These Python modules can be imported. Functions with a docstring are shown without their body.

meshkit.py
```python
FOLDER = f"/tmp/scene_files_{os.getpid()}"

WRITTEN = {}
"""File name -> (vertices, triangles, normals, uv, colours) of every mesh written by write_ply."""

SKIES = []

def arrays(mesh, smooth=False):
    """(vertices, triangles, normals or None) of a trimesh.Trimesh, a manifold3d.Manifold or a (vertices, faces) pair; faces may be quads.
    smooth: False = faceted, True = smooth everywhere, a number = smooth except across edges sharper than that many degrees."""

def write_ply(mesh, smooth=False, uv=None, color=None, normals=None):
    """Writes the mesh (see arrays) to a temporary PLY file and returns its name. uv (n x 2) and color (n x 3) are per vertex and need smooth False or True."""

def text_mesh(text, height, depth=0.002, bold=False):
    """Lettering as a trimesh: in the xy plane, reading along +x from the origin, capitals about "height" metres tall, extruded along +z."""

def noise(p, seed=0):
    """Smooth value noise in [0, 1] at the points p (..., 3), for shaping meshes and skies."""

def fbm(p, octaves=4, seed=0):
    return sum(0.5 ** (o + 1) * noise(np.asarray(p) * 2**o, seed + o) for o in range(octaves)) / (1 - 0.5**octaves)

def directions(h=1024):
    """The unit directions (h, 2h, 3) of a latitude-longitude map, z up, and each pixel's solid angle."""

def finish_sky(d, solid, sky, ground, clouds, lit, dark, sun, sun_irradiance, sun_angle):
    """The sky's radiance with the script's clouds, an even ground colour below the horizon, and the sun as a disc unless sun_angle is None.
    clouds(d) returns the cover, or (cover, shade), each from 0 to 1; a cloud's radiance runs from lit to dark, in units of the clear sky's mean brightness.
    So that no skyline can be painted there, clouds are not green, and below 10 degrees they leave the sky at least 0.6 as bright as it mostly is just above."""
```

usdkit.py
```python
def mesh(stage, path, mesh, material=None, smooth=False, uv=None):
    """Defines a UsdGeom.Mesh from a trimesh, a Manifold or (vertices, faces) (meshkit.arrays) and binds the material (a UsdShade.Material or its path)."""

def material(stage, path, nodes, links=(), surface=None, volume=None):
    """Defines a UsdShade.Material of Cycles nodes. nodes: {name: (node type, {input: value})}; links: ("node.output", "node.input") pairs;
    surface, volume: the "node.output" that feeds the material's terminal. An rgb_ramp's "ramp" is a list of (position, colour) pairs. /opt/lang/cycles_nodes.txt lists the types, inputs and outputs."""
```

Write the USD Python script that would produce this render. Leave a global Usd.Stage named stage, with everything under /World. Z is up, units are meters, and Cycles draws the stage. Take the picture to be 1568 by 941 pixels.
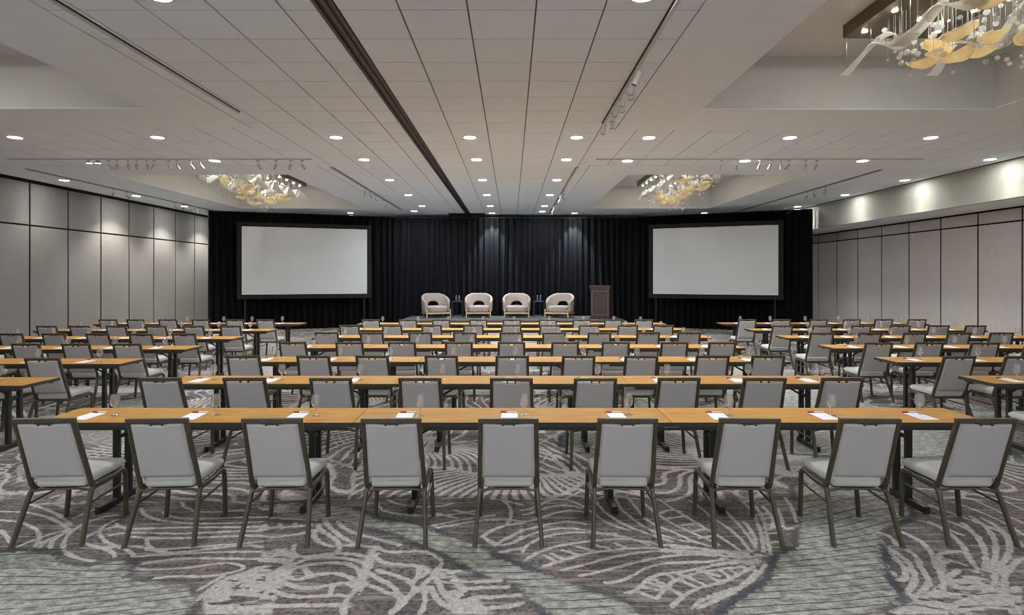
import math, numpy as np, trimesh, usdkit, meshkit
from pxr import Usd, UsdGeom, UsdLux, UsdShade, Gf, Sdf, Vt
from shapely.geometry import Polygon, Point, box as sbox, LineString
from shapely.ops import unary_union
import shapely
rng = np.random.default_rng(7)
stage = Usd.Stage.CreateInMemory()
UsdGeom.SetStageUpAxis(stage, 'Z'); UsdGeom.SetStageMetersPerUnit(stage, 1.0)
UsdGeom.Xform.Define(stage, '/World'); UsdGeom.Scope.Define(stage, '/World/Looks')

# ------------------------------------------------------------------ camera, exposure
FPX, CAMZ = 852.0, 1.85
cam = UsdGeom.Camera.Define(stage, '/World/camera')
cam.CreateHorizontalApertureAttr(36.0); cam.CreateVerticalApertureAttr(36.0 * 941 / 1568)
cam.CreateFocalLengthAttr(36.0 * FPX / 1568)
cam.CreateHorizontalApertureOffsetAttr(36.0 * 1.0 / 1568)
cam.CreateVerticalApertureOffsetAttr(-36.0 * 46.5 / 1568)
cam.CreateClippingRangeAttr(Gf.Vec2f(0.05, 200.0))
cam.CreateFStopAttr(0.0)
cam.AddTranslateOp().Set(Gf.Vec3d(0, 0, CAMZ)); cam.AddRotateXOp().Set(90.0)
cam.CreateExposureAttr(1.56)

LENS_POWER = 150.0          # radiance of a downlight lens
CHAND_POWER = 70.0         # radiance of the small chandelier spots
WASH_POWER = 3.0            # wall washing spots
DRAPE_POWER = 23.0
REAR_POWER = 40.0  # strength of the unseen washers that light the chair backs

# ------------------------------------------------------------------ helpers
def lin(r, g=None, b=None):
    c = np.array([r, g if g is not None else r, b if b is not None else r], float) / 255
    return tuple(np.where(c <= .04045, c / 12.92, ((c + .055) / 1.055) ** 2.4))

used = {}
def numbered(name, parent='/World'):
    k = used.get((parent, name), 0); used[(parent, name)] = k + 1
    return f'{parent}/{name}' + (f'_{k:03d}' if k else '')

def props(prim, **kw):
    for k, v in kw.items():
        if v: prim.SetCustomDataByKey(k, v)
    return prim

def obj(name, mesh, mat, parent=None, smooth=False, **kw):
    p = numbered(name, str(parent.GetPath()) if parent else '/World')
    m = usdkit.mesh(stage, p, mesh, mat, smooth=smooth)
    return props(m.GetPrim(), **kw)

def thing(name, label, category, loc=(0, 0, 0), rotz=0.0, group=None):
    x = UsdGeom.Xform.Define(stage, numbered(name))
    x.AddTranslateOp().Set(Gf.Vec3d(*map(float, loc))); x.AddRotateZOp().Set(float(rotz))
    return props(x.GetPrim(), label=label, category=category, group=group)

def structure(name):
    return props(UsdGeom.Xform.Define(stage, numbered(name)).GetPrim(), kind='structure')

def dup(src, label, loc, rotz=0.0, group=None):
    x = UsdGeom.Xform.Define(stage, numbered(src.GetName()))
    p = x.GetPrim(); p.GetReferences().AddInternalReference(src.GetPath()); p.SetInstanceable(True)
    x.GetPrim().GetAttribute('xformOp:translate').Set(Gf.Vec3d(*map(float, loc)))
    x.GetPrim().GetAttribute('xformOp:rotateZ').Set(float(rotz))
    cd = src.GetCustomData()
    return props(p, label=label, category=cd.get('category'), group=group or cd.get('group'))

class Proto:
    """First call places the thing itself, later calls place copies."""
    def __init__(self, maker): self.maker, self.first = maker, None
    def __call__(self, label, loc, rotz=0.0, group=None):
        if self.first is None:
            self.first = self.maker(label, loc, rotz, group); return self.first
        return dup(self.first, label, loc, rotz, group)

def cat(*ms): return trimesh.util.concatenate([m for m in ms])
def bx(x0, x1, y0, y1, z0, z1, c=0.0):
    m = trimesh.creation.box([x1 - x0, y1 - y0, z1 - z0])
    if c > 0:
        v = []
        for sx in (-1, 1):
            for sy in (-1, 1):
                for sz in (-1, 1):
                    h = np.array([(x1 - x0) / 2, (y1 - y0) / 2, (z1 - z0) / 2]); s = np.array([sx, sy, sz])
                    for k in range(3):
                        q = (h - c); q[k] = h[k]; v.append(s * q)
        m = trimesh.convex.convex_hull(np.array(v))
    m.apply_translation([(x0 + x1) / 2, (y0 + y1) / 2, (z0 + z1) / 2]); return m
ICO = trimesh.creation.icosphere(1).vertices
def rbox(x0, x1, y0, y1, z0, z1, r):
    v = [np.array([sx, sy, sz]) + ICO * r for sx in (x0 + r, x1 - r) for sy in (y0 + r, y1 - r) for sz in (z0 + r, z1 - r)]
    return trimesh.convex.convex_hull(np.vstack(v))
def fillet(pts, r, n=5):
    pts = [np.asarray(p, float) for p in pts]; out = [pts[0]]
    rs = r if isinstance(r, (list, tuple)) else [r] * (len(pts) - 2)
    for i in range(1, len(pts) - 1):
        a, b, c = pts[i - 1], pts[i], pts[i + 1]
        u, w = (a - b), (c - b); lu, lw = np.linalg.norm(u), np.linalg.norm(w); u /= lu; w /= lw
        ang = math.acos(np.clip(u @ w, -1, 1)); d = min(rs[i - 1] / math.tan(ang / 2), lu * .49, lw * .49)
        p0, p1 = b + u * d, b + w * d
        for t in np.linspace(0, 1, n): out.append((1 - t) ** 2 * p0 + 2 * t * (1 - t) * b + t * t * p1)
    out.append(pts[-1]); return np.array(out)
def tube(path, w=.012, h=None, k=8, up=(0, 0, 1.0), square=False):
    """Sweeps a round or rounded-square section (half sizes w across, h along the second axis) along a polyline."""
    h = h or w; p = np.asarray(path, float); t = np.gradient(p, axis=0); t /= np.linalg.norm(t, axis=1, keepdims=True) + 1e-12
    a = np.cross(t[0], up); 
    if np.linalg.norm(a) < 1e-3: a = np.cross(t[0], [1.0, 0, 0])
    fr = []; a /= np.linalg.norm(a)
    for i in range(len(p)):
        a = a - t[i] * (a @ t[i]); a /= np.linalg.norm(a); fr.append((a.copy(), np.cross(t[i], a)))
    if square:
        q = .55; sec = np.array([(1, q), (q, 1), (-q, 1), (-1, q), (-1, -q), (-q, -1), (q, -1), (1, -q)])
    else:
        g = np.arange(k) * 2 * np.pi / k; sec = np.stack([np.cos(g), np.sin(g)], 1)
    k = len(sec)
    v = np.vstack([p[i] + sec[:, :1] * w * fr[i][0] + sec[:, 1:] * h * fr[i][1] for i in range(len(p))])
    f = []
    for i in range(len(p) - 1):
        for j in range(k):
            a0, a1 = i * k + j, i * k + (j + 1) % k; f += [[a0, a1, a1 + k], [a0, a1 + k, a0 + k]]
    n = len(v); v = np.vstack([v, p[0], p[-1]])
    for j in range(k):
        f.append([n, (j + 1) % k, j]); f.append([n + 1, (len(p) - 1) * k + j, (len(p) - 1) * k + (j + 1) % k])
    m = trimesh.Trimesh(v, f, process=False); m.fix_normals() if m.is_watertight else None
    return m
def lathe(prof, k=20): return trimesh.creation.revolve(np.asarray(prof, float), sections=k)
def cyl(r, z0, z1, k=16, x=0, y=0):
    m = trimesh.creation.cylinder(radius=r, height=z1 - z0, sections=k); m.apply_translation([x, y, (z0 + z1) / 2]); return m
def extrude(poly, z0, z1):
    ms = []
    for g in getattr(poly, 'geoms', [poly]):
        if g.geom_type == 'Polygon' and g.area > 1e-5:
            m = trimesh.creation.extrude_polygon(g, z1 - z0, engine='earcut'); m.apply_translation([0, 0, z0]); ms.append(m)
    return cat(*ms)
def grid_surface(fn, nu, nv, closed_u=False):
    """fn(u, v) -> xyz arrays on a grid; returns (vertices, quads)."""
    u = np.linspace(0, 1, nu, endpoint=not closed_u); v = np.linspace(0, 1, nv)
    U, V = np.meshgrid(u, v, indexing='ij'); P = np.stack(fn(U, V), -1).reshape(-1, 3); f = []
    for i in range(nu if closed_u else nu - 1):
        for j in range(nv - 1):
            a, b = i * nv + j, ((i + 1) % nu) * nv + j; f.append([a, b, b + 1, a + 1])
    return P, np.array(f)

MATS = {}
def mat(name, nodes, links, surface): 
    MATS[name] = usdkit.material(stage, '/World/Looks/' + name, nodes, links, surface=surface); return MATS[name]
def plain(name, col, rough=.5, metal=0.0, spec=.5, var=0.0, scale=40.0, bump=0.0, **kw):
    """A principled surface whose tone varies with a fine noise by +-var."""
    nodes = {'p': ('principled_bsdf', {'base_color': col, 'roughness': rough, 'metallic': metal, 'specular_ior_level': spec, **kw})}; links = []
    if var or bump:
        nodes['t'] = ('texture_coordinate', {}); nodes['n'] = ('noise_texture', {'scale': scale, 'detail': 3.0})
        links.append(('t.object', 'n.vector'))
    if var:
        a = tuple(c * (1 - var) for c in col); b = tuple(min(1, c * (1 + var)) for c in col)
        nodes['r'] = ('rgb_ramp', {'ramp': [(.3, a), (.7, b)]}); links += [('n.fac', 'r.fac'), ('r.color', 'p.base_color')]
    if bump:
        nodes['b'] = ('bump', {'strength': bump, 'distance': .002}); links += [('n.fac', 'b.height'), ('b.normal', 'p.normal')]
    return mat(name, nodes, links, 'p.BSDF')
def woven(name, col, sx, sy, sz, var=.12, rough=.9, bump=.15, extra=None):
    """Fabric: a noise stretched along an axis crossed with its opposite."""
    a = tuple(c * (1 - var) for c in col); b = tuple(c * (1 + var) for c in col)
    return mat(name, {'t': ('texture_coordinate', {}), 'm1': ('mapping', {'scale': (sx, sy, sz)}), 'm2': ('mapping', {'scale': (sz, sz, sx)}),
        'n1': ('noise_texture', {'scale': 1.0, 'detail': 3.0}), 'n2': ('noise_texture', {'scale': 1.0, 'detail': 2.0}),
        'a': ('math', {'math_type': 'add'}), 'h': ('math', {'math_type': 'multiply', 'value2': .5}), 'r': ('rgb_ramp', {'ramp': [(.35, a), (.65, b)]}),
        'b': ('bump', {'strength': bump, 'distance': .001}), 'p': ('principled_bsdf', {'roughness': rough, 'specular_ior_level': .2, **(extra or {})})},
        [('t.object', 'm1.vector'), ('t.object', 'm2.vector'), ('m1.vector', 'n1.vector'), ('m2.vector', 'n2.vector'), ('n1.fac', 'a.value1'), ('n2.fac', 'a.value2'),
         ('a.value', 'h.value1'), ('h.value', 'r.fac'), ('r.color', 'p.base_color'), ('h.value', 'b.height'), ('b.normal', 'p.normal')], 'p.BSDF')
def emitter(name, col, strength):
    return mat(name, {'e': ('emission', {'color': col, 'strength': strength})}, [], 'e.emission')

# ------------------------------------------------------------------ materials
M_tile = plain('ceiling_tile', lin(231, 241, 251), .9, spec=.2, var=.04, scale=90, bump=.2)
M_tile2 = plain('ceiling_tile_warm', lin(230, 239, 248), .9, spec=.2, var=.04, scale=90, bump=.2)
M_gyp = plain('painted_plaster', lin(231, 239, 247), .85, spec=.25, var=.015, scale=6)
M_gypw = plain('coffer_paint', lin(217, 216, 213), .85, spec=.25, var=.015, scale=6)
M_wallcov = woven('soffit_wallcovering', lin(172, 170, 160), 4, 4, 60, .05)
M_gap = plain('shadow_gap_black', lin(34, 31, 28), .7, spec=.2)
M_grid = plain('ceiling_grid_metal', lin(112, 104, 98), .6, spec=.3)
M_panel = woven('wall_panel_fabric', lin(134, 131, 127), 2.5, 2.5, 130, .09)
M_panel_r = woven('wall_panel_fabric_warm', lin(196, 188, 182), 2.5, 2.5, 130, .09)  # paler than the left panels to stand in for downlight reaching them
M_track = plain('track_bronze', lin(84, 80, 74), .45, metal=.6)
M_rail = plain('track_rail_grey', lin(205, 202, 198), .6)
M_trackin = plain('track_slot_dark', lin(30, 28, 26), .6)
M_white = plain('white_enamel', lin(225, 224, 220), .4)
M_greyen = plain('grey_enamel', lin(186, 182, 176), .45)
M_dark = plain('dark_lens_hood', lin(32, 31, 30), .5)
M_bronze = plain('bronze_tube', lin(84, 76, 60), .40, metal=.35, var=.08, scale=25)
M_chair = woven('chair_linen', lin(190, 184, 181), 260, 260, 900, .07)
M_seat = woven('chair_seat_linen', lin(203, 201, 193), 260, 260, 900, .05)  # same linen as the back, its colour lightened for light from above
M_edge = plain('table_edge_dark', lin(50, 48, 42), .5)
M_glide = plain('chrome_glide', lin(170, 168, 162), .25, metal=.9)
M_black = plain('black_powder_coat', lin(38, 37, 34), .5)
M_paper = plain('white_paper', lin(242, 241, 243), .8, spec=.2)
M_red = plain('pen_red', lin(190, 45, 40), .35)
M_penw = plain('pen_white', lin(238, 236, 234), .35)
M_penb = plain('pen_black', lin(30, 28, 28), .4)
M_drape = woven('black_drape', lin(11, 12, 15), 90, 90, 10, .25, rough=.85, extra={'sheen_weight': .03, 'sheen_roughness': .4, 'sheen_tint': (.55, .65, 1.0)})
M_drape_w = woven('black_drape_side', lin(9, 9, 10), 90, 90, 10, .2, rough=.95)
M_scr = plain('projection_fabric', lin(206, 206, 205), .95, spec=.05, var=.012, scale=1.5)
M_scrf = plain('screen_border_black', lin(34, 34, 33), .85, spec=.2)
M_stage = plain('stage_deck_grey', lin(90, 91, 92), .85, spec=.2, var=.12, scale=60)
M_skirt = plain('stage_skirt_black', lin(16, 16, 17), .9, spec=.1)
M_boucle = plain('armchair_boucle', lin(164, 150, 143), .95, spec=.1, var=.12, scale=120, bump=.5)
M_goldwood = plain('pale_gold_wood', lin(196, 165, 112), .5, var=.12, scale=20)
M_lect = mat('lectern_wood', {'t': ('texture_coordinate', {}), 'm': ('mapping', {'scale': (30, 30, 3)}), 'n': ('noise_texture', {'scale': 1.0, 'detail': 4.0}),
    'r': ('rgb_ramp', {'ramp': [(.3, lin(46, 34, 30)), (.7, lin(78, 60, 54))]}), 'p': ('principled_bsdf', {'roughness': .4})},
    [('t.object', 'm.vector'), ('m.vector', 'n.vector'), ('n.fac', 'r.fac'), ('r.color', 'p.base_color')], 'p.BSDF')
M_wood = mat('table_laminate', {'t': ('texture_coordinate', {}), 'm': ('mapping', {'scale': (3.5, 26, 10)}), 'n': ('noise_texture', {'scale': 1.0, 'detail': 6.0, 'roughness': .65, 'distortion': .6}),
    'm2': ('mapping', {'scale': (7, 90, 10)}), 'n2': ('noise_texture', {'scale': 1.0, 'detail': 3.0}), 'ad': ('math', {'math_type': 'multiply_add', 'value2': .35}),
    'r': ('rgb_ramp', {'ramp': [(.4, lin(160, 105, 40)), (.62, lin(187, 131, 53)), (.85, lin(203, 150, 70))]}),
    'oi': ('object_info', {}), 'hv': ('map_range', {'from_min': 0.0, 'from_max': 1.0, 'to_min': .93, 'to_max': 1.07}), 'h': ('hsv', {}),
    'p': ('principled_bsdf', {'roughness': .6, 'specular_ior_level': .12})},
    [('t.object', 'm.vector'), ('m.vector', 'n.vector'), ('t.object', 'm2.vector'), ('m2.vector', 'n2.vector'), ('n2.fac', 'ad.value1'), ('n.fac', 'ad.value3'), ('ad.value', 'r.fac'),
     ('oi.random', 'hv.value'), ('hv.result', 'h.value'), ('r.color', 'h.color'), ('h.color', 'p.base_color')], 'p.BSDF')
M_glass = mat('goblet_glass', {'f': ('fresnel', {'IOR': 1.4}), 'fm': ('math', {'math_type': 'multiply_add', 'value2': .7, 'value3': .04}), 't': ('transparent_bsdf', {'color': (.985, .985, .98)}), 'g': ('glossy_bsdf', {'color': (1, 1, 1), 'roughness': .05}),
    'd': ('diffuse_bsdf', {'color': (.9, .9, .9)}), 'x': ('mix_closure', {}), 'y': ('mix_closure', {'fac': .05})}, [('f.fac', 'fm.value1'), ('fm.value', 'x.fac'), ('t.BSDF', 'x.closure1'), ('g.BSDF', 'x.closure2'), ('x.closure', 'y.closure1'), ('d.BSDF', 'y.closure2')], 'y.closure')
M_foot = mat('goblet_stem_glass', {'f': ('fresnel', {'IOR': 1.5}), 'fm': ('math', {'math_type': 'multiply_add', 'value2': .9, 'value3': .22}), 't': ('transparent_bsdf', {'color': (.95, .955, .95)}), 'g': ('glossy_bsdf', {'color': (1, 1, 1), 'roughness': .08}),
    'd': ('diffuse_bsdf', {'color': (.85, .85, .85)}), 'x': ('mix_closure', {}), 'y': ('mix_closure', {'fac': .14})}, [('f.fac', 'fm.value1'), ('fm.value', 'x.fac'), ('t.BSDF', 'x.closure1'), ('g.BSDF', 'x.closure2'), ('x.closure', 'y.closure1'), ('d.BSDF', 'y.closure2')], 'y.closure')
M_crystal = mat('crystal_glass', {'f': ('fresnel', {'IOR': 1.8}), 'fm': ('math', {'math_type': 'multiply_add', 'value2': 1.2, 'value3': .15}), 't': ('transparent_bsdf', {'color': (.93, .935, .935)}), 'g': ('glossy_bsdf', {'color': (1, 1, 1), 'roughness': .05}),
    'd': ('translucent_bsdf', {'color': (.95, .95, .95)}), 'x': ('mix_closure', {}), 'y': ('mix_closure', {'fac': .28})},
    [('f.fac', 'fm.value1'), ('fm.value', 'x.fac'), ('t.BSDF', 'x.closure1'), ('g.BSDF', 'x.closure2'), ('x.closure', 'y.closure1'), ('d.BSDF', 'y.closure2')], 'y.closure')
M_ribbon = mat('pearl_acrylic', {'d': ('principled_bsdf', {'base_color': lin(244, 244, 240), 'roughness': .25, 'specular_ior_level': .7}), 't': ('translucent_bsdf', {'color': (.93, .93, .9)}), 'x': ('mix_closure', {'fac': .5})},
    [('d.BSDF', 'x.closure1'), ('t.BSDF', 'x.closure2')], 'x.closure')
M_amber = mat('amber_shell', {'tc': ('texture_coordinate', {}), 'n': ('noise_texture', {'scale': 14.0, 'detail': 3.0}), 'r': ('rgb_ramp', {'ramp': [(.3, lin(246, 228, 184)), (.7, lin(254, 245, 216))]}),
    'd': ('principled_bsdf', {'roughness': .3, 'specular_ior_level': .5}), 't': ('translucent_bsdf', {}), 'x': ('mix_closure', {'fac': .5})},
    [('tc.object', 'n.vector'), ('n.fac', 'r.fac'), ('r.color', 'd.base_color'), ('r.color', 't.color'), ('d.BSDF', 'x.closure1'), ('t.BSDF', 'x.closure2')], 'x.closure')
M_canopy = plain('canopy_bronze_mirror', lin(112, 102, 78), .25, metal=.8, var=.06, scale=3)
M_wire = plain('steel_wire', lin(150, 150, 148), .35, metal=.8)
M_lens = emitter('downlight_lens', (.91, .985, 1.06), LENS_POWER)
M_clens = emitter('chandelier_lens', (1.0, .96, .88), CHAND_POWER)
M_spotlens = emitter('spot_lens', (1.0, .97, .92), 25.0)
M_bottle = mat('bottle_plastic', {'p': ('principled_bsdf', {'base_color': (.85, .88, .95), 'roughness': .08, 'transmission_weight': .85, 'ior': 1.33})}, [], 'p.BSDF')
M_blue = plain('bottle_label_blue', lin(60, 62, 130), .5)

# carpet: the printed pattern is carried by four fields stored on the floor mesh
def carpet():
    N, L = {}, []
    N['g'] = ('geometry', {})
    def at(n, a): N[n] = ('attribute', {'attribute': a}); return n + '.fac'
    def m(n, op, a, b=None, c=None, clamp=False):
        d = {'math_type': op, 'use_clamp': clamp}
        for i, x in enumerate((a, b, c)):
            if isinstance(x, (int, float)): d[f'value{i+1}'] = float(x)
        N[n] = ('math', d)
        for i, x in enumerate((a, b, c)):
            if isinstance(x, str): L.append((x, f'{n}.value{i+1}'))
        return n + '.value'
    def noise(n, scale, sc=(1, 1, 1), det=3.0, dist=0.0, rough=.55):
        N[n + 'm'] = ('mapping', {'scale': sc}); L.append(('g.position', n + 'm.vector'))
        N[n] = ('noise_texture', {'scale': float(scale), 'detail': det, 'distortion': dist, 'roughness': rough}); L.append((n + 'm.vector', n + '.vector')); return n + '.fac'
    def ss(n, x, a, b):
        N[n] = ('map_range', {'range_type': 'smoothstep', 'clamp': True, 'to_min': 0.0, 'to_max': 1.0})
        for k, v in (('value', x), ('from_min', a), ('from_max', b)):
            if isinstance(v, str): L.append((v, f'{n}.{k}'))
            else: N[n][1][k] = float(v)
        return n + '.result'
    def mix(n, f, a, b):
        d = {'fac': .5}; N[n] = ('mix', d)
        for k, v in (('fac', f), ('color1', a), ('color2', b)):
            if isinstance(v, str): L.append((v, f'{n}.{k}'))
            else: d[k] = v
        return n + '.color'
    sd, ph, du, bar, ph2 = at('a_sd', 'sd'), at('a_ph', 'phase'), at('a_du', 'duty'), at('a_bar', 'bars'), at('a_p2', 'phase2')
    ne = noise('ne', 22); nf = noise('nf', 120, det=5.0, rough=.75); nk = noise('nk', 34, det=3.0); nl = noise('nl', 2.2); nm = noise('nm', 9.0)
    # cream lines
    jit = m('jit', 'add', m('jit0', 'multiply_add', ne, .30, -.15), m('jit1', 'multiply_add', nm, .30, -.15))
    phj = m('phj', 'add', ph, jit)
    tri = m('tri', 'pingpong', phj, .5); tri = m('tri2', 'multiply', tri, 2.0)
    thr = m('thr', 'subtract', 1.0, du)
    cr = ss('cr', tri, m('t0', 'subtract', thr, .13), m('t1', 'add', thr, .13))
    ph2j = m('ph2j', 'add', ph2, jit); tb = m('tb0', 'pingpong', ph2j, .5); tb = m('tb1', 'multiply', tb, 2.0)
    b1 = ss('b1', tb, .70, .86); b1 = m('b2', 'multiply', b1, bar)
    cr = m('crm', 'maximum', cr, b1)
    ldj = m('ldj', 'add', at('a_ld', 'ld'), m('ldj0', 'multiply_add', ne, .022, m('ldj1', 'multiply_add', nm, .022, -.022)))
    tl = ss('tl', ldj, .019, .010)
    loz = ss('loz', noise('nz', 5.5, (1.0, 2.6, 1), 2.0, .8), .52, .57)
    cbm = m('cbm', 'multiply', ss('cbs', m('cbj', 'multiply_add', ne, .06, m('cbj1', 'add', at('a_cb', 'cb'), -.03)), -.01, .02), m('loz1', 'subtract', 1.0, loz))
    N['crt'] = ('mix_float', {}); L += [(at('a_tr', 'trace'), 'crt.fac'), (cr, 'crt.a'), (m('tlm', 'maximum', tl, cbm), 'crt.b')]; cr = 'crt.result'
    fray = ss('fray', m('fr0', 'add', nf, m('fr1', 'multiply', ne, .6)), .66, .98)
    cr = m('crf', 'multiply', cr, m('fr2', 'multiply_add', fray, -.40, 1.0))
    brown = mix('brown', ss('bs', nl, .40, .60), lin(118, 109, 105), lin(138, 128, 121))
    brown = mix('brown2', ss('bn', m('bn0', 'multiply_add', nk, .6, m('bn1', 'multiply', nf, .5)), .46, .66), brown, lin(80, 75, 77))
    brown = mix('brown4', m('stk', 'multiply', ss('st1', noise('nst', 2.2, (.9, 13, 1), 3.0), .50, .66), .6), brown, lin(172, 162, 155))
    och = m('och', 'multiply', m('o3', 'multiply', ss('o1', nm, .52, .62), ss('o4', noise('no', .8, det=1.0), .46, .60)), ss('o2', nf, .47, .60))
    brown = mix('brown3', m('och2', 'multiply', och, .68), brown, lin(163, 128, 84))
    cream = mix('cream', ss('cs', m('cs0', 'multiply_add', nk, .4, m('cs1', 'multiply', nf, .6)), .40, .62), lin(214, 206, 197), lin(172, 164, 157))
    leaf = mix('leaf', cr, brown, cream)
    # grey green ground with hatching
    n1 = noise('n1', 16, (.8, 1.5, 1), 5.0, rough=.7); n2 = noise('n2', 60, (.3, 1.2, 1), 3.0)
    grn = mix('grn', ss('gs', m('gs0', 'add', m('gs1', 'multiply', n1, .65), m('gs2', 'multiply', nf, .45)), .42, .68), lin(114, 112, 104), lin(196, 191, 181))
    N['sx'] = ('separate_xyz', {}); L.append(('g.position', 'sx.vector'))
    wob = noise('wob', .28, det=2.0, rough=.35)
    hy = m('hy', 'multiply_add', 'sx.x', -.10, m('hy0', 'multiply_add', wob, 1.5, 'sx.y'))
    hat = m('hat', 'pingpong', m('hy1', 'multiply', hy, 14.0), .5)
    hl = m('hl', 'multiply', ss('h1', m('hat2', 'add', hat, m('hat3', 'multiply_add', ne, .10, -.05)), .40, .47), ss('h2', noise('nh', 4, (.5, 2.5, 1), 2.0), .32, .48))
    grn = mix('grn2', m('hl2', 'multiply', hl, .92), grn, lin(74, 76, 71))
    # dark fuzzy border and the choice of ground
    sdn = m('sdn', 'add', sd, m('sj', 'multiply_add', ne, .10, -.05))
    sdn = m('sdm', 'add', sdn, m('sj2', 'multiply_add', nf, .10, -.05))
    col = mix('pick', ss('pk', sdn, -.012, .012), leaf, grn)
    bd = m('bd', 'absolute', m('bd0', 'add', sdn, .02)); bf = ss('bf', m('bd2', 'add', bd, m('bd3', 'multiply_add', nk, .08, -.04)), .045, .012)
    bf = m('bf2', 'multiply', bf, ss('bp', noise('nb', 1.3, det=2.0), .40, .56))
    col = mix('bord', m('bf3', 'multiply', bf, .85), col, lin(72, 76, 80))
    N['p'] = ('principled_bsdf', {'roughness': .95, 'specular_ior_level': .1}); L.append((col, 'p.base_color'))
    N['bump'] = ('bump', {'strength': .25, 'distance': .004}); L += [(nf, 'bump.height'), ('bump.normal', 'p.normal')]
    return mat('carpet', N, L, 'p.BSDF')
M_carpet = carpet()

# ------------------------------------------------------------------ floor
def px_floor(px, py):
    d = FPX * CAMZ / (py - 424.0); return ((px - 783.0) * d / FPX, d)
GREEN = [[(-60, 850), (40, 843), (80, 846), (92, 862), (120, 868), (188, 858), (202, 864), (190, 884), (225, 890), (285, 897), (302, 920), (285, 941), (270, 990), (-60, 1000)],
         [(380, 775), (470, 768), (540, 778), (580, 795), (628, 800), (690, 822), (735, 835), (758, 852), (800, 868), (858, 888), (905, 905), (955, 922), (985, 945), (990, 1000), (880, 1000), (845, 941), (812, 915), (790, 893), (742, 880), (705, 862), (676, 845), (600, 815), (520, 796), (440, 792)],
         [(1215, 745), (1228, 790), (1222, 838), (1192, 852), (1180, 890), (1150, 908), (1105, 941), (1080, 1000), (1340, 1000), (1345, 930), (1380, 915), (1355, 880), (1350, 845), (1345, 812), (1395, 790), (1380, 750), (1300, 730)],
         [(-60, 700), (60, 694), (140, 700), (150, 716), (60, 726), (-60, 728)],
         [(520, 652), (640, 656), (650, 668), (560, 672), (500, 664)], [(1250, 660), (1420, 668), (1460, 690), (1330, 694), (1240, 676)]]
GREEN = [Polygon([px_floor(*p) for p in g]).buffer(.0) for g in GREEN]
def noise2(x, y, f, seed): return meshkit.noise(np.stack([x * f, y * f, np.zeros_like(x) + .37], -1), seed)
def sdist(polys, x, y):
    u = unary_union(polys); pts = shapely.points(x, y)
    d = shapely.distance(u.boundary, pts); return np.where(shapely.contains(u, pts), d, -d)
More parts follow.
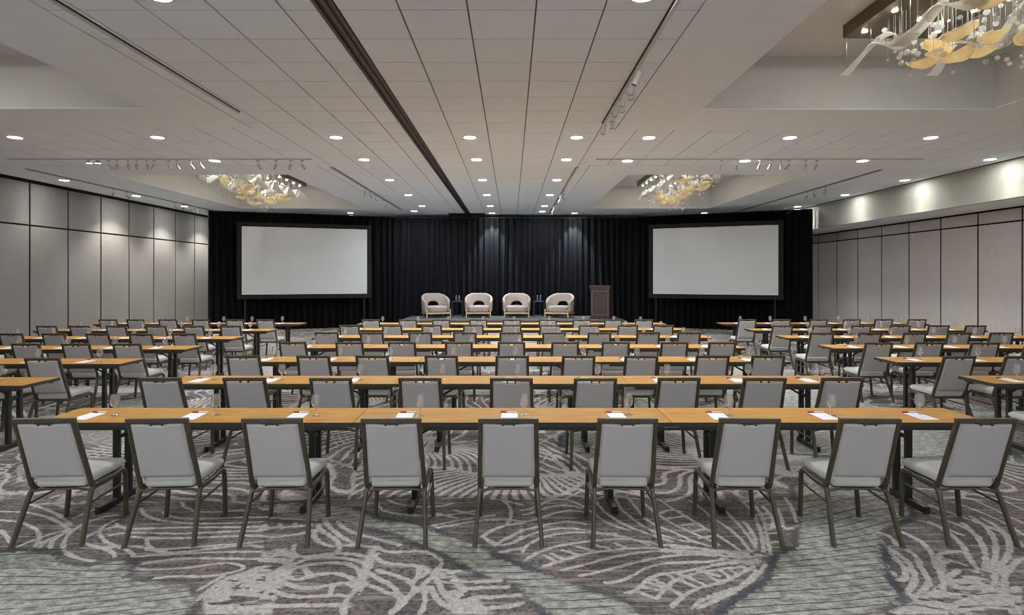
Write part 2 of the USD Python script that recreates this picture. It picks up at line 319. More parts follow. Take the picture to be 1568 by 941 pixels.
# the nearest stretch of the carpet print, drawn line by line: (image window x0, its cream lines in that window's 3.92 x scale)
PRINT = {0: '''0,90 120,92 250,112 380,170 430,210|0,140 100,150 190,180 235,230 215,290|0,200 40,240 70,290|120,30 260,70 350,110 420,170|110,300 200,260 400,200|190,310 280,260 400,215|240,305 330,240 405,210|300,305 350,240 410,210
560,385 420,350 380,310 390,260 440,200 560,140 700,110|690,360 610,310 520,280 510,250 560,220 700,180|800,360 760,320 680,290 600,230 620,180 700,140|540,290 700,300 830,300 960,330 1200,320 1568,300|0,20 150,10 300,30 420,80
1100,0 1110,60 1200,90 1400,85 1568,90|1150,20 1400,30 1568,50|980,90 1100,130 1300,130 1568,125|850,70 920,130 1030,150 1200,160 1568,150|700,160 760,190 900,190 1100,185 1568,180|660,230 800,215 1000,220 1250,215 1568,205|800,240 1000,250 1300,240 1568,235|880,260 900,300 960,330|880,320 1200,300 1568,270|800,360 1100,340 1400,330 1568,330|830,410 1000,380 1300,370 1568,370
800,430 1000,435 1200,415 1400,400 1460,430 1350,462 1150,477 930,490|1190,560 1280,510 1360,460|1190,620 1300,530 1420,470|1230,640 1350,560 1480,490 1568,430|560,30 700,0|440,130 560,80 700,40''',
400: '''150,330 130,420 60,470 40,560 0,610|200,290 260,360 400,345 560,345 650,380|230,390 350,360 500,370 600,390 650,430|170,440 280,410 440,395 560,420 600,480|150,470 250,490 400,460 520,480 580,520|140,510 240,545 370,540 480,520 560,540|60,550 150,590 280,600 430,590 510,600|0,660 150,655 300,650 500,655
700,300 640,400 600,520 530,600 500,700|700,300 860,330 980,330 1080,390 1050,440|680,350 760,400 880,410 1000,430 950,480|640,450 720,500 820,570 830,640 780,690|620,520 720,560 800,590|1060,440 980,520 900,590 850,640 780,700|700,440 800,470 900,520 920,560|950,430 940,480 900,520|1040,470 1090,560 1170,640 1300,690|970,540 980,640 950,700|1020,540 1060,620 1160,680
1130,450 1300,440|1150,500 1280,510 1430,500|1200,550 1350,545 1480,540|1250,610 1400,600 1550,590|1300,670 1450,660 1568,640|340,170 420,240 470,290 450,340|380,140 470,230 580,290|460,150 600,230 760,270 830,290|320,200 350,270 430,300|0,240 150,235 320,200|0,190 150,180 300,170|0,380 60,360 150,330|0,120 150,130 330,140|20,170 30,195|110,160 120,190|200,160 210,180|470,290 690,300|250,420 300,480|430,540 410,590
700,40 760,90 900,110 1100,110 1300,80|760,20 860,50 1000,60 1150,40|1000,180 1200,140 1400,110|940,200 1150,170 1350,140 1568,150|1060,100 1180,130|1160,80 1300,110|1330,240 1440,180 1568,160|1350,250 1430,290 1568,240|1400,290 1568,200|1440,330 1568,310|1450,20 1500,120 1480,160|1100,10 1300,5 1568,50''',
800: '''20,380 200,300 420,265 640,255 830,290|130,415 300,365 420,335 600,315 820,310 920,330|230,440 400,400 560,360 760,330 950,335|340,475 520,435 700,390 850,360 1150,355|500,515 600,500 700,450 780,415 950,395 1200,375|620,575 700,545 760,490 840,465 960,450 1130,415 1290,395|800,610 860,550 920,500 1000,470 1150,440 1330,420|900,660 960,600 1060,550 1200,510 1330,450 1390,420|1020,670 1100,610 1250,560 1350,510 1400,440|1050,668 1250,580 1400,480 1460,400
690,570 800,610|700,540 830,560|760,515 850,545|780,490 850,525|870,470 930,500|860,540 960,590|930,495 1050,545|940,465 1010,490|1010,490 1100,530|1090,455 1180,475|1120,480 1200,515|1180,440 1260,490|1230,430 1300,470|130,350 210,395|170,340 260,380|240,320 340,350|330,300 430,325|430,290 520,310|560,280 620,305
0,330 120,245 300,215 450,220 600,240 760,290|0,250 150,200 280,190 400,205 560,220|0,200 120,175 260,150 380,165|0,150 130,120 260,85 380,95|0,110 120,75 230,50 350,70|0,80 120,40 220,15 330,40 400,80 520,160 640,200|440,30 520,110 620,170 750,220 900,270|560,0 600,80 700,160 800,215 1000,270|620,0 700,90 800,170 900,210 1010,260 1160,300|720,30 820,110 920,170 1050,230 1180,290|800,0 900,70 1000,130 1100,190 1200,250 1300,320|960,0 1060,60 1150,130 1250,200 1340,290 1370,330|1120,20 1210,80 1290,160 1360,240 1400,310|1280,0 1370,80 1420,180 1440,260 1450,330|1330,150 1380,220 1400,280|1400,60 1450,150 1470,250 1490,340
860,30 960,10|830,100 900,80 950,90|870,130 980,115|950,170 1060,160|1010,210 1110,190|1060,250 1150,235|1400,110 1480,100|1460,170 1530,160|1470,220 1530,215|1480,275 1540,270|1340,30 1400,10|830,290 1000,300 1200,330 1400,360|850,320 1050,330 1300,370|900,300 1150,320 1350,340''',
1168: '''680,210 760,240 830,300 900,340 950,430 990,490 960,560 880,610 800,640|700,260 780,320 850,370 900,440 910,510 840,590|740,300 800,370 850,430 830,500|830,210 950,270 1010,340 1050,430 1080,500 1020,600|720,400 770,450 800,500|1000,150 1120,220 1210,310 1260,400 1290,430|1200,160 1300,260 1340,360 1330,440|1250,120 1370,220 1400,320 1370,450|1320,130 1440,210 1480,320 1420,430 1390,530|1568,370 1480,430 1450,540|1050,380 1130,330 1200,330|1080,440 1160,390 1220,410|1100,500 1170,440
840,110 1000,160 1200,230|900,80 1100,140 1300,240|1000,50 1250,140 1450,220 1568,300|1100,20 1350,110 1568,230|1250,10 1568,160|1400,0 1568,80|60,60 110,130 140,190 210,170|130,0 180,80 200,150|0,60 60,140 40,200|20,130 60,120|30,190 100,180'''}
CREAM = [(0, [(1190, 590), (1330, 490), (1470, 445), (1568, 405), (1568, 710), (1230, 710)]), (400, [(0, 330), (140, 300), (230, 400), (120, 560), (60, 710), (0, 710)]), (400, [(640, 310), (740, 310), (680, 400), (650, 520), (540, 660), (480, 710), (520, 600), (580, 480)]),
         (400, [(1040, 430), (1130, 420), (1250, 560), (1400, 710), (1150, 710), (1080, 560)]), (800, [(860, 280), (1150, 318), (1440, 320), (1470, 380), (1390, 420), (1280, 392), (1150, 362), (930, 335)]), (1168, [(1080, 510), (1290, 425), (1390, 540), (1568, 525), (1568, 710), (700, 715), (850, 640)])]
def print_lines():
    from scipy.interpolate import splprep, splev
    P, W = [], []
    for x0, txt in PRINT.items():
        for ln in txt.replace('\n', '|').split('|'):
            p = np.array([[float(v) for v in q.split(',')] for q in ln.split()]); d = np.array([px_floor(x0 + a / 3.92, 760 + b / 3.92) for a, b in p])
            if len(d) > 2:
                tck, _ = splprep(d.T, k=min(3, len(d) - 1), s=0); d = np.array(splev(np.linspace(0, 1, 40 * len(d)), tck)).T
            L = np.r_[0, np.cumsum(np.linalg.norm(np.diff(d, axis=0), axis=1))]; n = max(2, int(L[-1] / .006)); t = np.linspace(0, L[-1], n)
            P.append(np.stack([np.interp(t, L, d[:, 0]), np.interp(t, L, d[:, 1])], 1)); W.append(np.full(n, 1.3 if x0 in (400, 1168) and p[:, 1].mean() > 160 else 1.0))
    W = np.concatenate(W); P = np.vstack(P); return P[W == 1], P[W > 1]
crng = np.random.default_rng(21)
CC = [(-4.2, 3.9), (-2.6, 3.75), (-1.15, 3.3), (.75, 3.95), (3.1, 3.5), (-.35, 4.9), (1.9, 4.75), (-2.4, 4.95), (3.9, 5.0), (-4.3, 5.4), (2.9, 2.4), (-1.2, 2.4), (.9, 2.2)]
for gx in np.arange(-13, 13.1, 1.55):
    for gy in np.arange(-4.5, 22.5, 1.3):
        if not (abs(gx) < 5.2 and 1.8 < gy < 5.6): CC.append((gx + crng.uniform(-.55, .55), gy + crng.uniform(-.45, .45)))
CC = np.array(CC)
CTYPE = crng.integers(0, 3, len(CC)); CANG = crng.uniform(0, np.pi, len(CC)); CFX = crng.uniform(-.8, .8, (len(CC), 2)); CBAR = crng.uniform(0, 1, len(CC))
CTYPE[3], CFX[3] = 0, (.87, -.28); CBAR[3] = .9
CTYPE[1], CTYPE[2], CANG[1], CANG[2] = 1, 1, 1.5, 1.3
def floor_fields(x, y):
    w1, w2 = noise2(x, y, 1.1, 3), noise2(x, y, 1.1, 4); v1, v2 = noise2(x, y, 3.3, 5), noise2(x, y, 3.3, 6)
    X, Y = x + (w1 - .5) * .7 + (v1 - .5) * .12, y + (w2 - .5) * .7 + (v2 - .5) * .12
    from scipy.spatial import cKDTree
    dd, ii = cKDTree(CC).query(np.stack([X.ravel(), Y.ravel()], 1), k=2); i0 = ii[:, 0].reshape(x.shape); edge = (dd[:, 1] - dd[:, 0]).reshape(x.shape) * .5
    c = CC[i0]; ty = CTYPE[i0]; ang = CANG[i0]
    fx, fy = c[..., 0] + CFX[i0][..., 0], c[..., 1] + CFX[i0][..., 1]
    def phase(x, y):
        a, b = noise2(x, y, .75, 8), noise2(x, y, 1.6, 9); r = np.hypot(x - fx, y - fy) + 1e-6
        th = np.arctan2(np.sin(np.arctan2(y - fy, x - fx) - ang), np.cos(np.arctan2(y - fy, x - fx) - ang))
        p0 = 10.0 * (th + .28 * np.sin(2.3 * r + ang * 3) + .6 * (a - .5)) + .8 * noise2(x, y, 3.5, 19)
        p1 = 7.5 * (x * np.cos(ang) * .35 + y * (.5 + .5 * np.abs(np.sin(ang)))) + 15.0 * (a - .5) + 6.5 * (b - .5) + 1.0 * noise2(x, y, 4.0, 19)
        p2 = 18.0 * a + 7.0 * b + 3.0 * y + 1.0 * noise2(x, y, 4.0, 19)
        s0 = 12.0 * r + 4 * (a - .5)
        s1 = 8.0 * (x * 1.0 - y * .25) + 5 * (b - .5)
        return np.choose(ty, [p0, p1, p2]), np.where(ty == 0, s0, s1)
    e = 1e-3; p, s = phase(x, y); g = np.hypot((phase(x + e, y)[0] - p) / e, (phase(x, y + e)[0] - p) / e)
    duty = np.clip(.040 * g, .20, .90); duty = np.where(edge < .02, 1.1, duty)
    duty = duty * (.62 + .75 * noise2(x, y, .9, 14)) * (.72 + .56 * noise2(x, y, 4.5, 15))
    bars = np.maximum(np.clip((noise2(x, y, 1.3, 11) - .56) / .04, 0, 1) * (CBAR[i0] > .5), np.clip((noise2(x, y, 4.2, 12) - .66) / .04, 0, 1))
    far = (noise2(x, y, .42, 17) * .7 + noise2(x, y, 1.1, 18) * .3 - .60) * 1.9
    k = np.clip((y - 5.3) / .6, 0, 1); k = np.maximum(k, np.clip((np.abs(x) - 4.6) / .5, 0, 1)); k = np.maximum(k, np.clip((2.7 - y) / .3, 0, 1))
    sd = far.copy(); near = k < 1
    sd[near] = (sdist(GREEN, x[near], y[near]) * (1 - k[near]) + far[near] * k[near])
    trace = np.clip((4.62 - y + .25 * (noise2(x, y, 1.3, 31) - .5)) / .04, 0, 1) * np.clip((y - 2.98) / .04, 0, 1) * np.clip((.925 * y + .05 - np.abs(x)) / .04, 0, 1)
    ld, cb = np.full(x.shape, .12), np.full(x.shape, -.1); on = trace > 0
    if on.any():
        q = np.stack([x[on], y[on]], 1); ld[on] = np.minimum(np.minimum(cKDTree(PL[0]).query(q)[0], cKDTree(PL[1]).query(q)[0] / 1.28), .12)
        cb[on] = np.clip(sdist(CREAMP, x[on], y[on]), -.1, .1)
    return dict(sd=sd, phase=p, duty=duty, bars=bars, phase2=s, trace=trace, ld=ld, cb=cb)
PL = print_lines(); CREAMP = [Polygon([px_floor(x0 + a / 3.92, 760 + b / 3.92) for a, b in q]).buffer(0) for x0, q in CREAM]
def floor():
    V, F, A, off = [], [], {k: [] for k in ('sd', 'phase', 'duty', 'bars', 'phase2', 'trace', 'ld', 'cb')}, 0
    for x0, x1, y0, y1, s in ((-4.6, 4.6, 2.9, 4.7, .013), (-5.2, -4.6, 2.9, 4.7, .04), (4.6, 5.2, 2.9, 4.7, .04), (-5.2, 5.2, 2.5, 2.9, .05), (-5.2, 5.2, 4.7, 6.4, .028), (-9.2, -5.2, 2.5, 6.4, .08), (5.2, 9.2, 2.5, 6.4, .08), (-12, -9.2, 2.5, 6.4, .3), (9.2, 11.6, 2.5, 6.4, .3), (-12, 11.6, 6.4, 13, .055), (-12, 11.6, 13, 22, .11), (-12, 11.6, -4, 2.5, .3)):
        nx, ny = int(round((x1 - x0) / s)) + 1, int(round((y1 - y0) / s)) + 1
        x, y = np.meshgrid(np.linspace(x0, x1, nx), np.linspace(y0, y1, ny), indexing='ij')
        fl = floor_fields(x, y)
        for k in A: A[k].append(fl[k].ravel())
        V.append(np.stack([x.ravel(), y.ravel(), np.zeros(x.size)], 1))
        i = (np.arange(nx - 1)[:, None] * ny + np.arange(ny - 1)[None]).ravel() + off
        F += [np.stack([i, i + ny, i + ny + 1], 1), np.stack([i, i + ny + 1, i + 1], 1)]; off += nx * ny
    m = usdkit.mesh(stage, '/World/floor', (np.vstack(V), np.vstack(F)), M_carpet)
    for k in A: UsdGeom.PrimvarsAPI(m).CreatePrimvar(k, Sdf.ValueTypeNames.FloatArray, 'vertex').Set(Vt.FloatArray.FromNumpy(np.concatenate(A[k]).astype(np.float32)))
    props(m.GetPrim(), kind='structure')
floor()

# ------------------------------------------------------------------ ceiling
CZ = 4.245
XL, XR, XRW, YB, YF = -11.85, 10.15, 11.48, 21.95, -4.0
COFFERS = [(-9.37, -5.21, 1.5, 7.9), (2.72, 6.88, 1.5, 7.95), (-9.37, -5.21, 13.0, 19.36), (2.72, 6.88, 13.0, 19.36)]
SOFFITS = [(-10.38, -4.18, .4, 8.92), (1.69, 7.88, .4, 9.05), (-10.38, -4.18, 11.93, 20.4), (1.69, 7.88, 11.93, 20.4)]
ceiling = structure('ceiling')
holes = unary_union([sbox(a, c, b, d) for a, b, c, d in COFFERS])
sof = unary_union([sbox(a, c, b, d) for a, b, c, d in SOFFITS])
obj('ceiling_grid', extrude(sbox(XL, YF, XR, YB).difference(holes.buffer(.04, join_style=2)), CZ + .012, CZ + .03), M_grid, ceiling)
TRK = sbox(-1.735, YF, -1.55, YB)
field = sbox(XL, YF, XR, YB).difference(sof.buffer(.012, join_style=2)).difference(TRK)
xs = [-1.55] + [-1.0 + .61 * k for k in range(0, 40) if -1.0 + .61 * k < XR] + [XR]
xs_l = [-1.735] + [-2.045 - .61 * k for k in range(0, 40) if -2.045 - .61 * k > XL] + [XL]
cells = [(a, b) for a, b in zip(xs[:-1], xs[1:])] + [(b, a) for a, b in zip(xs_l[:-1], xs_l[1:])]
tiles = []
for a, b in cells:
    for k in range(-16, 29):
        y0 = 4.993 + .606 * k; y1 = y0 + .606
        if y1 < YF or y0 > YB: continue
        g = sbox(a + .008, max(y0 + .006, YF), b - .008, min(y1 - .006, YB)).intersection(field)
        if g.area < .004: continue
        for q in getattr(g, 'geoms', [g]):
            if q.geom_type == 'Polygon' and q.area > .004:
                cy, cx = q.centroid.y, q.centroid.x; d = max(q.bounds[3], .1)
                vis = d > 4.75 and abs(cx) < .93 * d
                tiles.append((0 if vis else 1, d, q))
tiles.sort(key=lambda t: t[:2])
rest = []
for n, (hid, d, q) in enumerate(tiles):
    m = extrude(q, CZ, CZ + .014)
    if n < 300 and not hid: obj('ceiling_tile', m, (M_tile, M_tile2)[int(rng.integers(2))], ceiling)
    else: rest.append(m)
obj('ceiling_tile_field', cat(*rest), M_tile, ceiling, kind='stuff')
for (a, b, c, d), (e, f, g, h) in zip(COFFERS, SOFFITS):
    obj('soffit_border', extrude(sbox(e, g, f, h).difference(sbox(a, c, b, d)), CZ - .006, CZ + .012), M_gyp, ceiling)
    Z1, Z2, t = CZ + .40, CZ + .79, .02
    def ring(x0, x1, y0, y1, z0, X0, X1, Y0, Y1, z1):
        P = np.array([(x0, y0, z0), (x1, y0, z0), (x1, y1, z0), (x0, y1, z0), (X0, Y0, z1), (X1, Y0, z1), (X1, Y1, z1), (X0, Y1, z1)])
        o = .03
        Q = np.array([(x0 - o, y0 - o, z0), (x1 + o, y0 - o, z0), (x1 + o, y1 + o, z0), (x0 - o, y1 + o, z0), (X0 - o, Y0 - o, z1), (X1 + o, Y0 - o, z1), (X1 + o, Y1 + o, z1), (X0 - o, Y1 + o, z1)])
        V = np.vstack([P, Q]); F = []
        for i in range(4):
            j = (i + 1) % 4
            F += [[i, i + 4, j + 4, j], [i + 8, j + 8, j + 12, i + 12], [i, j, j + 8, i + 8], [i + 4, i + 12, j + 12, j + 4]]
        return V, np.array(F)
    s = .10
    obj('coffer_side', ring(a, b, c, d, CZ - .003, a - s, b + s, c - s, d + s, Z1 + .002), M_gypw, ceiling)
    obj('coffer_step', ring(a - s, b + s, c - s, d + s, Z1 + .002, a - s, b + s, c - s, d + s, Z2), M_gypw, ceiling)
    obj('coffer_top', bx(a - s, b + s, c - s, d + s, Z2, Z2 + .03), M_gypw, ceiling)
# the recessed partition track down the room and its header over the drape
tr = structure('trim_1')
obj('track_channel', cat(bx(-1.735, -1.70, YF, YB, CZ - .012, CZ + .012), bx(-1.585, -1.55, YF, YB, CZ - .012, CZ + .012)), M_track, tr)
obj('track_slot', bx(-1.70, -1.665, YF, YB, CZ + .004, CZ + .014), M_trackin, tr)
obj('track_rail', bx(-1.665, -1.62, YF, YB, CZ - .004, CZ + .014), M_track, tr)
obj('track_slot', bx(-1.62, -1.585, YF, YB, CZ + .004, CZ + .014), M_trackin, tr)
tr = structure('trim_2'); obj('track_header', bx(-2.35, -.98, 20.85, 21.2, CZ - .07, CZ - .001, .01), M_gap, tr)

# ------------------------------------------------------------------ walls
def panel_wall(name, x, side, rows, zmax, fabric):
    w = structure(name)
    obj('wall_backing', bx(min(x, x + side * .12), max(x, x + side * .12), YF, YB, 0, zmax), M_gap, w)
    for k in range(-15, 8):
        y0, y1 = 13.67 + 1.185 * k, 13.67 + 1.185 * (k + 1)
        y0, y1 = max(y0, YF), min(y1, YB)
        if y1 - y0 < .2: continue
        for z0, z1 in rows:
            obj('wall_panel', bx(min(x, x - side * .022), max(x, x - side * .022), y0 + .024, y1 - .024, z0, z1, .004), fabric, w)
    return w
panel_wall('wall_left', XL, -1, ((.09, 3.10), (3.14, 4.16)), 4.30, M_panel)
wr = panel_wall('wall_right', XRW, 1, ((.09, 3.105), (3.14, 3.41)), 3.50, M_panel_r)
obj('soffit_face', bx(XR, XR + .1, YF, YB, 3.457, CZ - .015), M_wallcov, wr)
obj('soffit_underside', bx(XR + .1, XRW + .1, YF, YB, 3.457, 3.50), M_gyp, wr)
obj('shadow_gap', bx(XR - .005, XR + .08, YF, YB, CZ - .015, CZ + .03), M_gap, wr)
wb = structure('wall_back'); obj('wall_surface', bx(XL - .1, XRW + .1, YB, YB + .1, 0, 4.3), M_panel, wb)
wf = structure('wall_front'); obj('wall_surface', bx(XL - .1, XRW + .1, YF - .1, YF, 0, 4.3), M_gyp, wf)  # unseen wall, kept white so it throws light onto the chair backs
for nm, x0, x1 in (('baseboard_left', XL, XL + .025), ('baseboard_right', XRW - .025, XRW)):
    b = structure(nm); obj('baseboard', bx(x0, x1, YF, YB, 0, .085, .004), M_gap, b)

# ------------------------------------------------------------------ downlights
def downlight_parts(t, lens):
    obj('trim_ring', lathe([(.10, -.010), (.125, -.010), (.130, -.002), (.130, 0), (.10, 0), (.10, -.010)], 24), M_white, t)
    obj('lens', lathe([(0, -.006), (.10, -.006), (.10, -.002), (0, -.002)], 20), lens, t)
def mk_downlight(label, loc, rotz, group):
    t = thing('downlight', label, 'ceiling light', loc, rotz, group); downlight_parts(t, M_lens); return t
downlight = Proto(mk_downlight)
ORD = ['first', 'second', 'third', 'fourth', 'fifth', 'sixth', 'seventh', 'eighth', 'ninth', 'tenth']
ROWD = [4.73, 9.53, 11.33, 13.7, 16.2, 18.7, 20.7]
COLS = {'over the partition track side': -3.0, 'along the middle of the tiled strip': -.71, 'right of the middle tiled strip': 1.12}
cross = [(-8.5, 9.53, 'beyond the left rear-wall coffer'), (-6.06, 9.53, ''), (2.34, 9.53, ''), (4.78, 9.6, ''), (7.2, 9.7, '')]
def dl(x, y, label, _=None): downlight(label, (x, y, CZ if not any(a < x < c and b < y < d for a, c, b, d in SOFFITS) else CZ - .006), 0, 'round recessed downlights in the ceiling')
for j, y0 in enumerate(ROWD):
    for nm, x in COLS.items():
        y = y0
        if y == 4.73 and x == -.71: continue
        if y == 20.7 and x == -3.0: x, y = -3.52, 20.15
        if y == 20.7: continue
        dl(x, y, f'bright downlight, {ORD[j]} from the camera, in the line ' + {-3.0: 'left of the partition track', -3.52: 'left of the partition track', -.71: 'just right of the partition track', 1.12: 'beside the lighting track'}[x])
for i, x in enumerate((-8.5, -6.06)): dl(x, 9.53, f'bright downlight between the left coffers, {ORD[i]} from the left wall, nearer row')
dl(-6.1, 11.44, 'bright downlight between the left coffers, by the row of spotlights')
for i, x in enumerate((2.36, 4.78, 7.2)):
    dl(x, 9.55, f'bright downlight between the right coffers, {ORD[i]} from the middle, nearer row')
    dl(x + .03, 11.46, f'bright downlight between the right coffers, {ORD[i]} from the middle, farther row')
for x, l in ((-6.0, 'tiny bright downlight at the drape above the left screen'), (7.2, 'tiny bright downlight at the drape above the right screen')): dl(x, 20.75, l)
dlc = [0]
# unseen row behind the camera keeps the room lit as far as it goes
for x in (-9.5, -3.0, 1.12, 9.0):
    for y in (-2.2, 1.2): dl(x, y, f'round downlight out of view behind the camera, {ORD[dlc[0]]} of eight', dlc.__setitem__(0, dlc[0] + 1))
def spot_lamp(t, name, power, r, cone, soft, col, rot=(0, 0, 0), z=-.03):
    l = UsdLux.SphereLight.Define(stage, str(t.GetPath()) + '/' + name)
    l.CreateRadiusAttr(r); l.CreateIntensityAttr(power); l.CreateColorAttr(Gf.Vec3f(*col)); l.CreateNormalizeAttr(False)
    sh = UsdLux.ShapingAPI.Apply(l.GetPrim()); sh.CreateShapingConeAngleAttr(cone); sh.CreateShapingConeSoftnessAttr(soft)
    l.AddTranslateOp().Set(Gf.Vec3d(0, 0, z)); l.AddRotateXYZOp().Set(Gf.Vec3f(*rot))
M_wlens = emitter('wall_washer_lens', (.97, .985, .96), 60.0)
def washer(x, y, label, power, cone=52, col=(1, .97, .9)):
    t = thing('wall_washer', label, 'ceiling light', (x, y, CZ), 0, 'downlights washing the side walls'); downlight_parts(t, M_wlens)
    spot_lamp(t, 'lamp', power, .06, cone, .7, col)
for i, y in enumerate((13.75, 16.4, 18.8, 21.1)): washer(-11.05, y, f'wall washing downlight beside the left wall, {ORD[i]} from the camera', WASH_POWER * (310 if i else 60))
for i, y in enumerate((11.3, 13.75, 16.2, 18.9)): washer(9.72, y, f'wall washing downlight beside the right soffit, {ORD[i]} from the camera', WASH_POWER * 40, 46, (.98, 1, .90))
for i, x in enumerate((-9.6, -6.6, -3.4, -.3, 2.8, 5.9, 8.9)):  # out of view; they wash the rear wall to light the chair backs
    t = thing('rear_wall_washer', f'unseen wall washer behind the camera, placed to light the chair backs, {ORD[i]} from the left', 'ceiling light', (x, YF + .75, CZ), 0, 'unseen downlights behind the camera lighting the chair backs'); downlight_parts(t, M_wlens)
    spot_lamp(t, 'lamp', REAR_POWER, .06, 80, .5, (.95, .98, 1.0))
def drape_spot(x, label):
    t = thing('drape_spotlight', label, 'ceiling light', (x, 20.80, CZ), 0, 'downlights grazing the stage drape'); downlight_parts(t, M_wlens)
    spot_lamp(t, 'lamp', DRAPE_POWER * 60, .06, 32, .5, (.86, .92, 1), (12, 0, 0))
drape_spot(-.72, 'small downlight grazing the drape between the armchairs, left of the two')
drape_spot(2.36, 'small downlight grazing the drape above the lectern')
dl(1.13, 20.3, 'tiny downlight at the drape beside the lighting track end')

# ------------------------------------------------------------------ lighting tracks and spotlights
def lighting_track(label, x0, x1, y0, y1):
    along = abs(y1 - y0) > abs(x1 - x0); t = thing('lighting_track', label, 'light track', (0, 0, 0), 0, None)
    if along:
        obj('rail', bx(x0 - .018, x0 + .018, y0, y1, CZ - .03, CZ, .002), M_rail, t); obj('groove', bx(x0 - .032, x0 - .018, y0, y1, CZ - .012, CZ), M_trackin, t); obj('groove', bx(x0 + .018, x0 + .026, y0, y1, CZ - .012, CZ), M_trackin, t)
    else:
        obj('rail', bx(x0, x1, y0 - .014, y0 + .014, CZ - .022, CZ, .002), M_rail, t)
    return t
lighting_track('slim lighting track with white spotlights, on tiles left of the near right coffer', 1.435, 1.435, .5, 8.65)
lighting_track('slim lighting track on tiles right of the near left coffer, without spotlights', -3.95, -3.95, .5, 8.05)
lighting_track('slim cross track in front of the far left coffer', -10.2, -4.05, 11.27, 11.27)
lighting_track('slim cross track in front of the far right coffer', 1.72, 8.35, 11.27, 11.27)
lighting_track('slim far track between the partition track and far left coffer', -3.92, -3.92, 12.1, 20.3)
lighting_track('slim far track left of the far right coffer', 1.435, 1.435, 12.1, 20.3)
lighting_track('slim side track between the left wall and far left coffer', -10.72, -10.72, 12.3, 20.6)
lighting_track('slim side track between the right soffit and far right coffer', 8.25, 8.25, 12.4, 20.6)
def mk_spot(white):
    def f(label, loc, rotz, group):
        t = thing('track_spotlight' if not white else 'white_track_spotlight', label, 'spotlight', loc, rotz, group)
        b = M_white if white else M_greyen
        obj('adapter', bx(-.012, .012, -.035, .035, -.018, 0, .003), b, t); obj('stem', cyl(.005, -.09, -.022, 8), b, t)
        w_ = .036 if white else .024; q_ = .075 if white else .05; h = cyl(w_, -q_, q_, 18); R = trimesh.transformations.rotation_matrix(math.radians(24 if white else 38), [1, 0, 0])
        h.apply_transform(R); h.apply_translation([0, .03, -.13]); obj('lamp_head', h, b, t, 40)
        l = cyl(w_ * .85, -q_ - .006, -q_ - .0003, 18); l.apply_transform(R); l.apply_translation([0, .03, -.13]); obj('hood', l, M_dark, t)
        obj('yoke', tube([(-w_ - .003, .03, -.13), (-w_ - .003, .015, -.095), (0, .0, -.088), (w_ + .003, .015, -.095), (w_ + .003, .03, -.13)], .003, k=6), b, t)
        return t
    return Proto(f)
wspot, gspot = mk_spot(True), mk_spot(False)
for i, (y, rz) in enumerate(zip((6.24, 6.55, 6.75, 7.0, 7.25, 7.47, 7.7, 8.05, 8.4), (60, 20, -35, 35, -20, 45, 30, -30, 55))):
    wspot(f'white cylinder spotlight, {ORD[i]} from the camera on the track beside the near right coffer', (1.435, y, CZ - .03), rz, 'white spotlights on the near right track')
XL_ = [166, 179, 196, 209, 225, 236, 258, 271, 292, 307, 395, 423, 445, 462]
WORDN = ['first', 'second', 'third', 'fourth', 'fifth', 'sixth', 'seventh', 'eighth', 'ninth', 'tenth', 'eleventh', 'twelfth', 'thirteenth', 'fourteenth', 'fifteenth']
for i, px in enumerate(XL_): gspot(f'small grey spotlight, {WORDN[i]} from the left wall on the left cross track', ((px - 783) / 75.6, 11.27, CZ - .03), float(rng.uniform(-70, 70)), 'spotlights on the left cross track')
for i, px in enumerate([1105.6, 1129.5, 1163.7, 1180, 1196, 1208, 1234, 1251]): gspot(f'small grey spotlight, {WORDN[i]} from the middle on the right cross track', ((px - 783) / 75.6, 11.27, CZ - .03), float(rng.uniform(-70, 70)), 'spotlights on the right cross track')
for i, y in enumerate((14.9, 15.4, 16.0, 16.5, 17.0, 17.5)): gspot(f'grey spotlight, {WORDN[i]} from the camera, far track left of the partition track', (-3.92, y, CZ - .03), float(rng.uniform(-80, 80)), 'spotlights on the far left track')
for i, y in enumerate((15.2, 15.7, 16.3, 18.2, 18.8, 19.4)): gspot(f'grey spotlight, {WORDN[i]} from the camera, far track left of the far right coffer', (1.435, y, CZ - .03), float(rng.uniform(-80, 80)), 'spotlights on the far right track')
for i, y in enumerate((15.0, 15.5, 17.7, 18.1, 18.5, 19.0, 19.6)): gspot(f'small grey spotlight, {WORDN[i]} from the camera on the left side track', (-10.72, y, CZ - .03), float(rng.uniform(-80, 80)), 'spotlights on the left side track')
for i, y in enumerate((14.6, 15.2, 15.5)): gspot(f'small grey spotlight, {WORDN[i]} from the camera on the right side track', (8.25, y, CZ - .03), float(rng.uniform(-80, 80)), 'spotlights on the right side track')
for i, px in enumerate((137, 150)):
    t = thing('lit_spotlight', f'small lit spotlight glowing at the left end of the left cross track, {("outer", "inner")[i]} of two', 'spotlight', ((px - 783) / 75.6, 11.27 , CZ - .03), 0, 'lit spotlights on the left cross track')
    obj('adapter', bx(-.016, .016, -.04, .04, -.02, 0, .003), M_greyen, t); obj('lamp_head', cyl(.05, -.06, -.02, 16), M_greyen, t); obj('lens', cyl(.045, -.066, -.0605, 16), M_spotlens, t)

